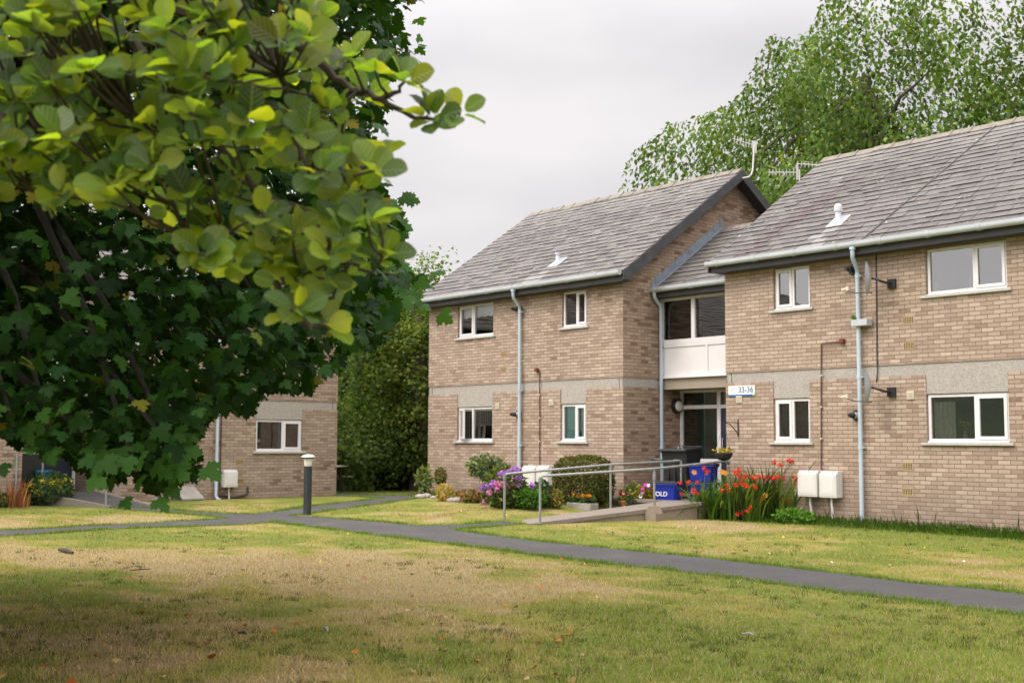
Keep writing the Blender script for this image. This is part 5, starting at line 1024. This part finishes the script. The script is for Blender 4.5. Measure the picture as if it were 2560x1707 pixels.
def mkpots():
    GOLD=[(.3,.2,.03),(.38,.27,.04),(.2,.2,.03),(.14,.14,.03)]
    pot(potat(1616,-17.75),.2,.25,MTERR,'terracotta pot of golden foliage with magenta and white petunias',.24,GOLD,.06,10,None,.045,.2,None,800,[(1613,1212,MAG),(1606,1222,MAG),(1622,1220,MAG),(1608,1229,[(.6,.25,.5)]),(1621,1213,WHT),(1602,1240,WHT),(1643,1219,WHT),(1650,1222,WHT),(1639,1218,WHT),(1604,1234,WHT)])
    pot(potat(1653,-17.45),.15,.24,MBLACK,'dark pot of ochre foliage between the terracotta pot and the blue box',.18,GOLD,.06,0,None,.04,.13,None,500)
    pot(potat(1565,-17.95),.14,.2,MTERR,'small terracotta pot with pink blooms nearest the rail post',.16,GR+[(.3,.35,.05)],.05,7,[(.85,.12,.2),(.9,.25,.3)],.04,.17,None,380)
    pot(potat(1585,-18.1),.13,.18,MTERR,'small pot of tall thin seed stems behind the pink blooms',.12,[(.25,.28,.12),(.18,.2,.08)],.1,0,None,.04,.24,None,260)
    pot(potat(1577,-17.75),.11,.14,MBLACK,'little dark pot with deep violet pansies',.11,GR,.04,4,[(.03,.01,.06)],.035,.08,None,200)
mkpots()
# wheelie bin and recycling boxes on the landing
bn=Vector((-17.42,19.62,ZD)); bt=thing('wheelie_bin',bn,'tall black wheelie bin with a sloping lid beside the entrance door','bin')
Mb=Matrix.Translation(bn)@Matrix.Rotation(R_(14),4,'Z')
mb=MBd(); P0=[(-.22,-.25,.08),(.22,-.25,.08),(.22,.2,.08),(-.22,.2,.08)]; P1=[(-.3,-.36,.96),(.3,-.36,.96),(.3,.34,.98),(-.3,.34,.98)]
mb.face(P0[::-1]); mb.face(P1)
for i in range(4): j=(i+1)%4; mb.face([P0[i],P0[j],P1[j],P1[i]])
for x in (-.15,0,.15): mb.box((x-.012,-.335,.2),(x+.012,-.27,.9))
obj('body',T(mb,Mb),MBLACK,bt); mb=MBd(); mb.bbox((-.325,-.4,.965),(.325,.37,1.03),.02,Matrix.Rotation(R_(3),4,'X')); mb.tube([(-.25,.37,1.03),(-.25,.43,1.06),(.25,.43,1.06),(.25,.37,1.03)],.015,8); obj('lid',T(mb,Mb),MBLACK,bt)
for x in(-.24,.24): mb=MBd(); mb.tube([(x-.025,.24,.1),(x+.025,.24,.1)],.1,16); obj('wheel',T(mb,Mb),MBLACK,bt,True)
text('painted_number','33',.16,Mb@Matrix.Translation((.16,-.402,.995))@RX4,simple('paint_grey',(.3,.32,.3),.7),bt)
def rbox(p,rot,label,word=None,lid=True,h=.33):
    th=thing('recycling_box',p,label,'recycling box','blue recycling boxes on the landing'); Mx=Matrix.Translation(p)@Matrix.Rotation(R_(rot),4,'Z'); w,d=.235,.17; mb=MBd()
    bm=bmesh.new(); vs=[bm.verts.new(q) for q in [(-w,-d,0),(w,-d,0),(w,d,0),(-w,d,0),(-w-.03,-d-.03,h),(w+.03,-d-.03,h),(w+.03,d+.03,h),(-w-.03,d+.03,h)]]
    for q in((0,3,2,1),(0,1,5,4),(1,2,6,5),(2,3,7,6),(3,0,4,7)): bm.faces.new([vs[k] for k in q])
    bmesh.ops.bevel(bm,geom=[e for e in bm.edges if abs(e.verts[0].co.z-e.verts[1].co.z)>.1],offset=.035,segments=4,affect='EDGES'); mb.bm(bm); mb.bbox((-w-.045,-d-.045,h-.035),(w+.045,d+.045,h),.008); obj('tub',T(mb,Mx),MBLUE,th,True)
    mb=MBd(); mb.bbox((-w-.05,-d-.05,h+.001),(w+.05,d+.05,h+.035),.012); mb.bbox((-w+.04,-d+.03,h+.035),(w-.04,d-.03,h+.05),.006); obj('lid',T(mb,Mx),MBLACK,th)
    if word: text('painted_letters',word,.13,Mx@Matrix.Translation((-.07,-d-.019,h*.36))@Matrix.Rotation(math.pi/2-R_(5),4,'X'),MWHITE,th,.002)
rbox(Vector((-17.12,18.85,ZD-.03)),20,'blue recycling box with white painted letters beside the flower pots','OLD')
rbox(Vector((-16.55,19.3,ZD-.03)),24,'blue recycling box at the bottom of the stack beside the door post'); rbox(Vector((-16.55,19.3,ZD+.352)),24,'blue recycling box on top of another box beside the door post')
# hanging basket and bracket
q=at(1846,1070,y=19.59); hb_=thing('basket_bracket',q,'black scrolled iron bracket fixed to the right block, holding the basket','bracket')
yb=19.585; mb=MBd(); mb.box((q.x-.012,yb-.012,q.z-.17),(q.x+.012,yb,q.z+.17)); obj('wall_plate',mb,MBLACK,hb_); e=Vector((q.x-.02,yb-.42,q.z+.13)); mb=MBd(); mb.tube([(q.x,yb,q.z-.12),(q.x,yb-.1,q.z-.04),(q.x,yb-.26,q.z+.08),e,(q.x-.02,yb-.46,q.z+.1),(q.x-.02,yb-.43,q.z+.07)],.009,6); mb.tube([(q.x,yb,q.z+.1),(q.x,yb-.12,q.z+.12),e],.007,6); obj('arm',mb,MBLACK,hb_)
bc=Vector((e.x,e.y-.02,e.z-.66)); hk=thing('hanging_basket',bc,'dark moss lined hanging basket on chains with withered yellow leaves','hanging basket'); mb=MBd(); mb.lathe(bc,[(.02,-.13),(.1,-.11),(.16,-.05),(.185,.02),(.175,.035),(.15,.02)],20); obj('basket',mb,simple('moss_liner',(.03,.028,.018),.95,.5,25,bump=.8),hk,True)
for a in(0,2.1,4.2): mb=MBd(); mb.tube([e,(bc.x+.18*math.cos(a),bc.y+.18*math.sin(a),bc.z+.03)],.003,4); obj('chain',mb,MBLACK,hk)
n=90; V,F,C=join([arr(SL,SLF,np.array(bc)+np.stack([rng.uniform(-.17,.12,n),rng.uniform(-.15,.15,n),.03+rng.random(n)*.07],-1),rdir(n)+np.array([0,0,.3]),rdir(n),.06,pick([(.4,.3,.06),(.25,.25,.05),(.5,.35,.05)],n))]); npmesh('foliage',V,F,MFOL,hk,C)
# crocosmia: strap leaves and red sprays
def strap(n,cx,cy,sx,sy,hmin,hmax,wd,cols,lean,segs=6,bow=.9):
    V=[];F=[];C=[]
    for i in range(n):
        x=cx+random.gauss(0,sx); y=cy+random.gauss(0,sy); z=float(G(x,y)); a=random.random()*6.28; L=random.uniform(hmin,hmax); l=random.uniform(.1,lean); dx,dy=math.cos(a)*l+(x-cx)*.5,math.sin(a)*l+(y-cy)*.3; c=pick(cols,1,.2)[0]; o=len(V); b2=random.uniform(.2,bow) if random.random()<.8 else bow*1.8
        px,py=-math.sin(a+random.uniform(-1,1)),math.cos(a+random.uniform(-1,1))
        for k in range(segs+1):
            t_=k/segs; r=L*(t_); xx=x+dx*r*(t_*.8+.2)*1.1; yy=y+dy*r*(t_*.8+.2)*1.1; zz=z+L*(t_-b2*l*t_*t_*t_*.9); w=wd*(1-t_)**.6*(.6+.8*t_*(1-t_)*2)*.5+.001
            V+=[(xx-px*w,yy-py*w,zz),(xx+px*w,yy+py*w,zz)]; C+=[c,c]
        for k in range(segs): F.append((o+2*k,o+2*k+1,o+2*k+3,o+2*k+2))
    return np.array(V),np.array(F),np.array(C)
KC=[(.055,.12,.015),(.08,.155,.02),(.035,.08,.012),(.14,.19,.03)]
cc=gnd(1862,1300); CD=float(np.dot(np.array(cc)-np.array([0,0,H]),fw))
for k,(u,v,sx,n,lab) in enumerate(((1768,1296,.17,150,'left clump of strap leaved plants leaning over the ramp, few red flowers'),(1838,1300,.22,240,'middle clump of red flowering strap leaved plants against the brick wall'),(1915,1299,.26,300,'tallest clump of red flowering strap leaved plants, left of the meter boxes'))):
    p=gnd(u,v); th=thing('crocosmia',p,lab,'flower clump','red flowered clumps in front of the right block'); V,F,C=strap(n,p.x,p.y,sx,.12,.45,[1.05,1.15,1.38][k],.05,KC,[.95,.5,.45][k]); npmesh('leaves',V,F,MFOL,th,C)
    D=float(np.dot(np.array(p)-np.array([0,0,H]),fw))-.38
    FLW=[[(1743,1206),(1734,1227),(1742,1232),(1768,1180),(1761,1172),(1700,1206),(1704,1235),(1720,1205)],[(1838,1179),(1842,1185),(1848,1176),(1850,1193),(1863,1190),(1805,1225),(1821,1225),(1816,1213),(1838,1211),(1853,1207),(1862,1213),(1867,1216),(1844,1284),(1858,1283),(1867,1279),(1876,1269),(1888,1220),(1884,1214)],[(1881,1192),(1888,1196),(1897,1190),(1912,1195),(1921,1192),(1928,1194),(1938,1195),(1944,1192),(1956,1193),(1937,1155),(1950,1162),(1971,1151),(1979,1150),(1985,1191),(1990,1199),(1983,1208),(1960,1250),(1972,1249),(1984,1256),(1905,1247),(1934,1196),(1894,1216)]][k]
    for (a,b) in FLW:
        f_=at(a,b,D=D+random.uniform(-.15,.15)); bs=p+Vector((random.gauss(0,sx*.6),random.gauss(0,.08),0)); mb=MBd(); m1=bs.lerp(f_,.6)+Vector((0,0,.1)); mb.tube([bs,m1,f_],.004,4); obj('stem',mb,MTWIG,th)
        flowerhead(th,f_,random.uniform(.035,.055),[(.8,.06,.02),(.88,.12,.03),(.6,.03,.02)],26,name='flower')
    for (a,b) in ([(1735,1181)] if k==0 else [(1806,1180),(1812,1182)] if k==1 else [(1913,1238)]): daisy(th,at(a,b,D=D-.1),.06,[(.6,.3,.03),(.55,.22,.04)],(.9,-.5,.5),5,'lily_flower')
# weeds along the right wall
def weeds(name,pts,n,h0,h1,wd,cols,label,fr=.4):
    P=[Vector(p) for p in pts]; V=[];F=[];C=[]; 
    xs=[];ys=[]
    for i in range(n): s_=random.random()*(len(P)-1); k=int(s_); q=P[k].lerp(P[k+1],s_-k); xs.append(q.x);ys.append(q.y-abs(random.gauss(0,fr)))
    xs=np.array(xs);ys=np.array(ys); pos=np.stack([xs,ys,G(xs,ys)],-1); d=np.stack([rng.normal(size=n)*.4,rng.normal(size=n)*.35-.15,np.ones(n)],-1); hh=(h0+(h1-h0)*rng.random(n)**2)*np.clip(1-(P[0].y-ys)/1.2,.25,1)
    o=scatter(name,[(-.5,0,0),(.5,0,0),(.25,.6,.06),(.0,1,.2),(-.25,.6,.06)],[(0,1,2,3,4)],pos,d,rdir(n)*np.array([1,1,.2]),np.stack([np.full(n,wd),hh,hh],-1),pick(cols,n,.25),MFOL); return tag(o,label,'weeds',kind='stuff')
weeds('weeds',[(-15.2,19.55,0),(-9,19.55,0),(-3.2,19.55,0)],21000,.05,.25,.011,[(.06,.14,.015),(.09,.18,.02),(.05,.1,.015),(.13,.19,.04)],'strip of long weeds and grass at the foot of the right wall')
weeds('seed_stalks',[(-15.,19.57,0),(-9,19.57,0),(-3.2,19.57,0)],90,.25,.5,.004,[(.2,.22,.08),(.12,.17,.04)],'tall thin seeding grass stalks against the right wall',.12)
weeds('bed_weeds',[(-25.6,18.95,0),(-18.7,18.95,0)],3800,.05,.2,.018,[(.08,.14,.03),(.12,.17,.05),(.2,.16,.07)],'low weeds in the bed at the foot of the middle block')
def leaves_patch(name,u0,u1,v,n,ls,cols,label,h=.12):
    a=gnd(u0,v);b=gnd(u1,v); q=np.array([tuple(a.lerp(b,t_)) for t_ in rng.random(n)]); q[:,0]+=rng.normal(size=n)*.08; q[:,1]+=rng.normal(size=n)*.16; q[:,2]=G(q[:,0],q[:,1])+rng.random(n)*h; V,F,C=join([arr(OV*np.array([1.5,1,1]),OVF,q,rdir(n)*np.array([1,1,.3]),rdir(n)*.5+np.array([0,0,1]),ls*(.6+.7*rng.random(n)),pick(cols,n,.2))]); o=npmesh(name,V,F,MFOL,None,C); return tag(o,label,'plant')
leaves_patch('broad_leaf_weed',2195,2290,1312,260,.12,[(.1,.2,.03),(.16,.26,.1),(.07,.14,.03)],'patch of broad leaved weed in the strip below the lace curtain window',.16)
c=gnd(1985,1308); bush('low_green_plant',c,.42,.25,.13,700,.07,[(.08,.2,.02),(.12,.25,.03),(.06,.14,.02)],'low bright green plant under the paired meter boxes','plant',None,'o')
leaves_patch('broad_leaf_weed',2400,2480,1330,120,.13,[(.09,.17,.03),(.14,.22,.06)],'smaller patch of broad leaved weed near the right edge',.12)
# left side: yellow flowering shrub, russet plant, hatch, bins
c=gnd(122,1262); yb_=bush('yellow_flowering_shrub',c,.62,.5,.36,2200,.06,[(.04,.09,.03),(.07,.12,.04)],'low shrub covered in yellow flowers at the left ramp','shrub',None,'o',zc=.36)
for i in range(60):
    a=random.random()*6.28; r_=random.random()**.5; z_=.36+.36*math.sqrt(max(0,1-r_*r_*.8))*random.uniform(.6,1.05); flowerhead(yb_,(c.x+.6*r_*math.cos(a),c.y+.5*r_*math.sin(a)-.02,c.z+z_*random.uniform(.55,1.)),random.uniform(.03,.055),[(.5,.4,.02),(.6,.45,.03),(.4,.36,.03)],18)
c=gnd(40,1268); th=thing('russet_plant',c,'upright rusty red plant against the far left wall','plant'); V,F,C=strap(90,c.x,c.y,.14,.1,.3,.75,.03,[(.3,.12,.06),(.2,.07,.04),(.35,.18,.08)],.3); npmesh('foliage',V,F,MFOL,th,C)
c=gnd(8,1268); bush('small_green_plant',c,.16,.14,.14,160,.07,GR,'small green plant at the far left frame edge','plant',None,'o')
p=at(456,1243,x=-27.2); p.z=float(G(p.x,p.y)); a_=at(431,1233,x=-27.44).y; b_=at(486,1233,x=-27.44).y; hz=thing('access_hatch',(-27.2,(a_+b_)/2,p.z),'pale sloping cover slab on the ground against the left block','slab'); mb=MBd(); z0=p.z+.13; mb.prism([(-27.47,a_,z0+.16),(-27.47,b_,z0+.16),(-27.0,b_+.05,z0-.11),(-27.0,a_+.05,z0-.11)],(0,0,.04)); obj('cover',mb,MROCK,hz); mb=MBd(); mb.box((-27.45,a_+.03,p.z-.05),(-27.06,b_-.0,z0-.115)); obj('frame',mb,MSLAB,hz)
w1=at(75,1200,x=-27.6); w1=Vector((-27.75,w1.y,.42)); wb2=thing('wheelie_bin',w1,'dark wheelie bin in the shaded left doorway behind the yellow flowers','bin'); mb=MBd(); mb.bbox((w1.x-.28,w1.y-.28,w1.z+.02),(w1.x+.28,w1.y+.28,w1.z+.95),.03); obj('body',mb,MBLACK,wb2); mb=MBd(); mb.bbox((w1.x-.3,w1.y-.3,w1.z+.951),(w1.x+.32,w1.y+.3,w1.z+1.02),.02); obj('lid',mb,simple('bin_lid_grey',(.09,.1,.12),.4),wb2)
for x in(-.2,.2): mb=MBd(); mb.tube([(w1.x-.2,w1.y+x-.02,w1.z+.1),(w1.x-.2,w1.y+x+.02,w1.z+.1)],.1,14); obj('wheel',mb,MBLACK,wb2,True)
w2=at(108,1200,x=-27.3); w2=Vector((-27.3,w2.y,.4)); bb=thing('blue_tub',w2,'blue tub behind the yellow flowering shrub','tub'); mb=MBd(); mb.lathe(w2,[(.13,0),(.17,.5),(.19,.52),(.19,.56),(.17,.56),(.15,.2)],20); obj('tub',mb,MTEAL,bb,True); mb=MBd(); mb.tube([w2+Vector((-.18,0,.54)),w2+Vector((-.1,-.15,.46)),w2+Vector((.1,-.15,.46)),w2+Vector((.18,0,.54))],.006,6); obj('handle',mb,MBLACK,bb)
# picnic table beyond the corner
c=gnd(846,1232); c=Vector((c.x-.4,c.y+.2,c.z)); c=c-Vector((math.cos(YAW),math.sin(YAW),0))*.62; pt=thing('picnic_table',c,'picnic table half hidden behind the corner of the left block','picnic table'); wood=simple('weathered_wood',(.5,.48,.44),.8,.2,9); Mt=Matrix.Translation(c)@Matrix.Rotation(R_(30),4,'Z')
mb=MBd(); 
for i in range(5): mb.box((-.85,-.37+i*.15,.72),(.85,-.24+i*.15,.76))
obj('tabletop',T(mb,Mt),wood,pt)
for y_ in(-.72,.58): mb=MBd(); mb.box((-.85,y_,.42),(.85,y_+.14,.46)); obj('seat',T(mb,Mt),wood,pt)
for x_ in(-.6,.6):
    for sgn in(-1,1): mb=MBd(); mb.prism([(x_-.03,sgn*.62,0),(x_-.03,sgn*.52,0),(x_-.03,sgn*.2,.72),(x_-.03,sgn*.3,.72)],(.06,0,0)); obj('leg',T(mb,Mt),MBARK,pt)
    mb=MBd(); mb.box((x_-.02,-.7,.36),(x_+.02,.7,.42)); obj('crossbar',T(mb,Mt),MBARK,pt)
# litter on the lawn
n=150; x,y=px_sample(n,-60,1500,1365,1740,.8); k=~inpoly(x,y); x,y=x[k],y[k]; n=len(x); pos=np.stack([x,y,G(x,y)+.022],-1)
o=scatter('fallen_leaves',OV*np.array([1.6,1,1.8]),OVF,pos,rdir(n)*np.array([1,1,.25]),rdir(n)*.5+np.array([0,0,1]),.03+.04*rng.random(n),pick([(.3,.09,.02),(.38,.14,.03),(.22,.08,.03),(.4,.26,.1),(.3,.2,.1)],n,.2),MLIT); tag(o,'orange and brown dead leaves scattered on the near lawn','leaves',kind='stuff')
n=34; x,y=px_sample(n,700,2500,1262,1420,.8); k=~inpoly(x,y)&(y<18.5); x,y=x[k],y[k]; n=len(x); o=scatter('dandelions',OV*np.array([2.2,1,1]),OVF,np.stack([x,y,G(x,y)+.04],-1),rdir(n)*np.array([1,1,.2]),rdir(n)*.3+np.array([0,-.4,1]),.03,pick([(.8,.6,.03),(.75,.72,.6)],n,.1),MPET); tag(o,'tiny yellow and white wild flowers dotted over the lawns','flowers',kind='stuff')
def stick(u,v,du,dv,r,label,mat=MBARK):
    a=gnd(u,v);b=gnd(u+du,v+dv); z=Vector((0,0,.03)); mb=MBd(); mb.tube([a+z,a.lerp(b,.5)+z*1.3+Vector((.01,.01,0)),b+z],[r*.7,r,r*.5],7); tag(obj('stick',mb,mat,None,True),label,'stick','fallen sticks on the lawn')
stick(148,1378,34,8,.035,'short thick dark stick lying at the upper left of the dry lawn'); stick(325,1432,50,-4,.008,'thin curved twig left of centre on the dry grass'); stick(595,1590,22,3,.014,'pale brown twig in the shaded lawn'); stick(805,1574,14,12,.012,'short stub of twig right of the pale twig',MROCK); stick(1855,1593,30,3,.012,'pale chip of wood on the right lawn',MROCK)
# things on the sill behind the lace curtain window
def sillthing(u,kind,label):
    s,z=sz(u,1100,MBB,.17); z=ZL0+.07; q=MBB@Vector((s,.2,z))
    if kind=='vase':
        th=thing('vase',q,label,'vase'); mb=MBd(); mb.lathe(q,[(.03,0),(.045,.05),(.025,.1),(.03,.13)],14); obj('body',mb,MWHITE,th,True)
        for i in range(9): daisy(th,(q.x+random.uniform(-.08,.08),q.y,q.z+random.uniform(.16,.3)),.03,[(.8,.4,.03)] if 'orange' in label else [(.45,.36,.2)],n=6)
def ornament(u,z0_,w,h,label,col):
    s,_=sz(u,700,MBB,.17); q=MBB@Vector((s,.17,z0_+.07)); mb=MBd(); mb.bbox((q.x-w/2,q.y-.03,q.z),(q.x+w/2,q.y+.03,q.z+h),.008); mb.bbox((q.x-w*.36,q.y-.034,q.z+h*.2),(q.x+w*.36,q.y-.029,q.z+h*.8),.002); tag(obj('picture_frame',mb,col,None),label,'picture frame')
ornament(2338,ZU0,.14,.17,'cream frame at the left of the large upper right window',MCREAM); ornament(2428,ZU0,.06,.2,'narrow cream frame by the mullion of the large upper right window',MCREAM)
sillthing(2345,'vase','white vase of dried stems behind the lower right window'); sillthing(2412,'vase','vase of orange flowers in the lower right window')
print('objects',len(bpy.data.objects))
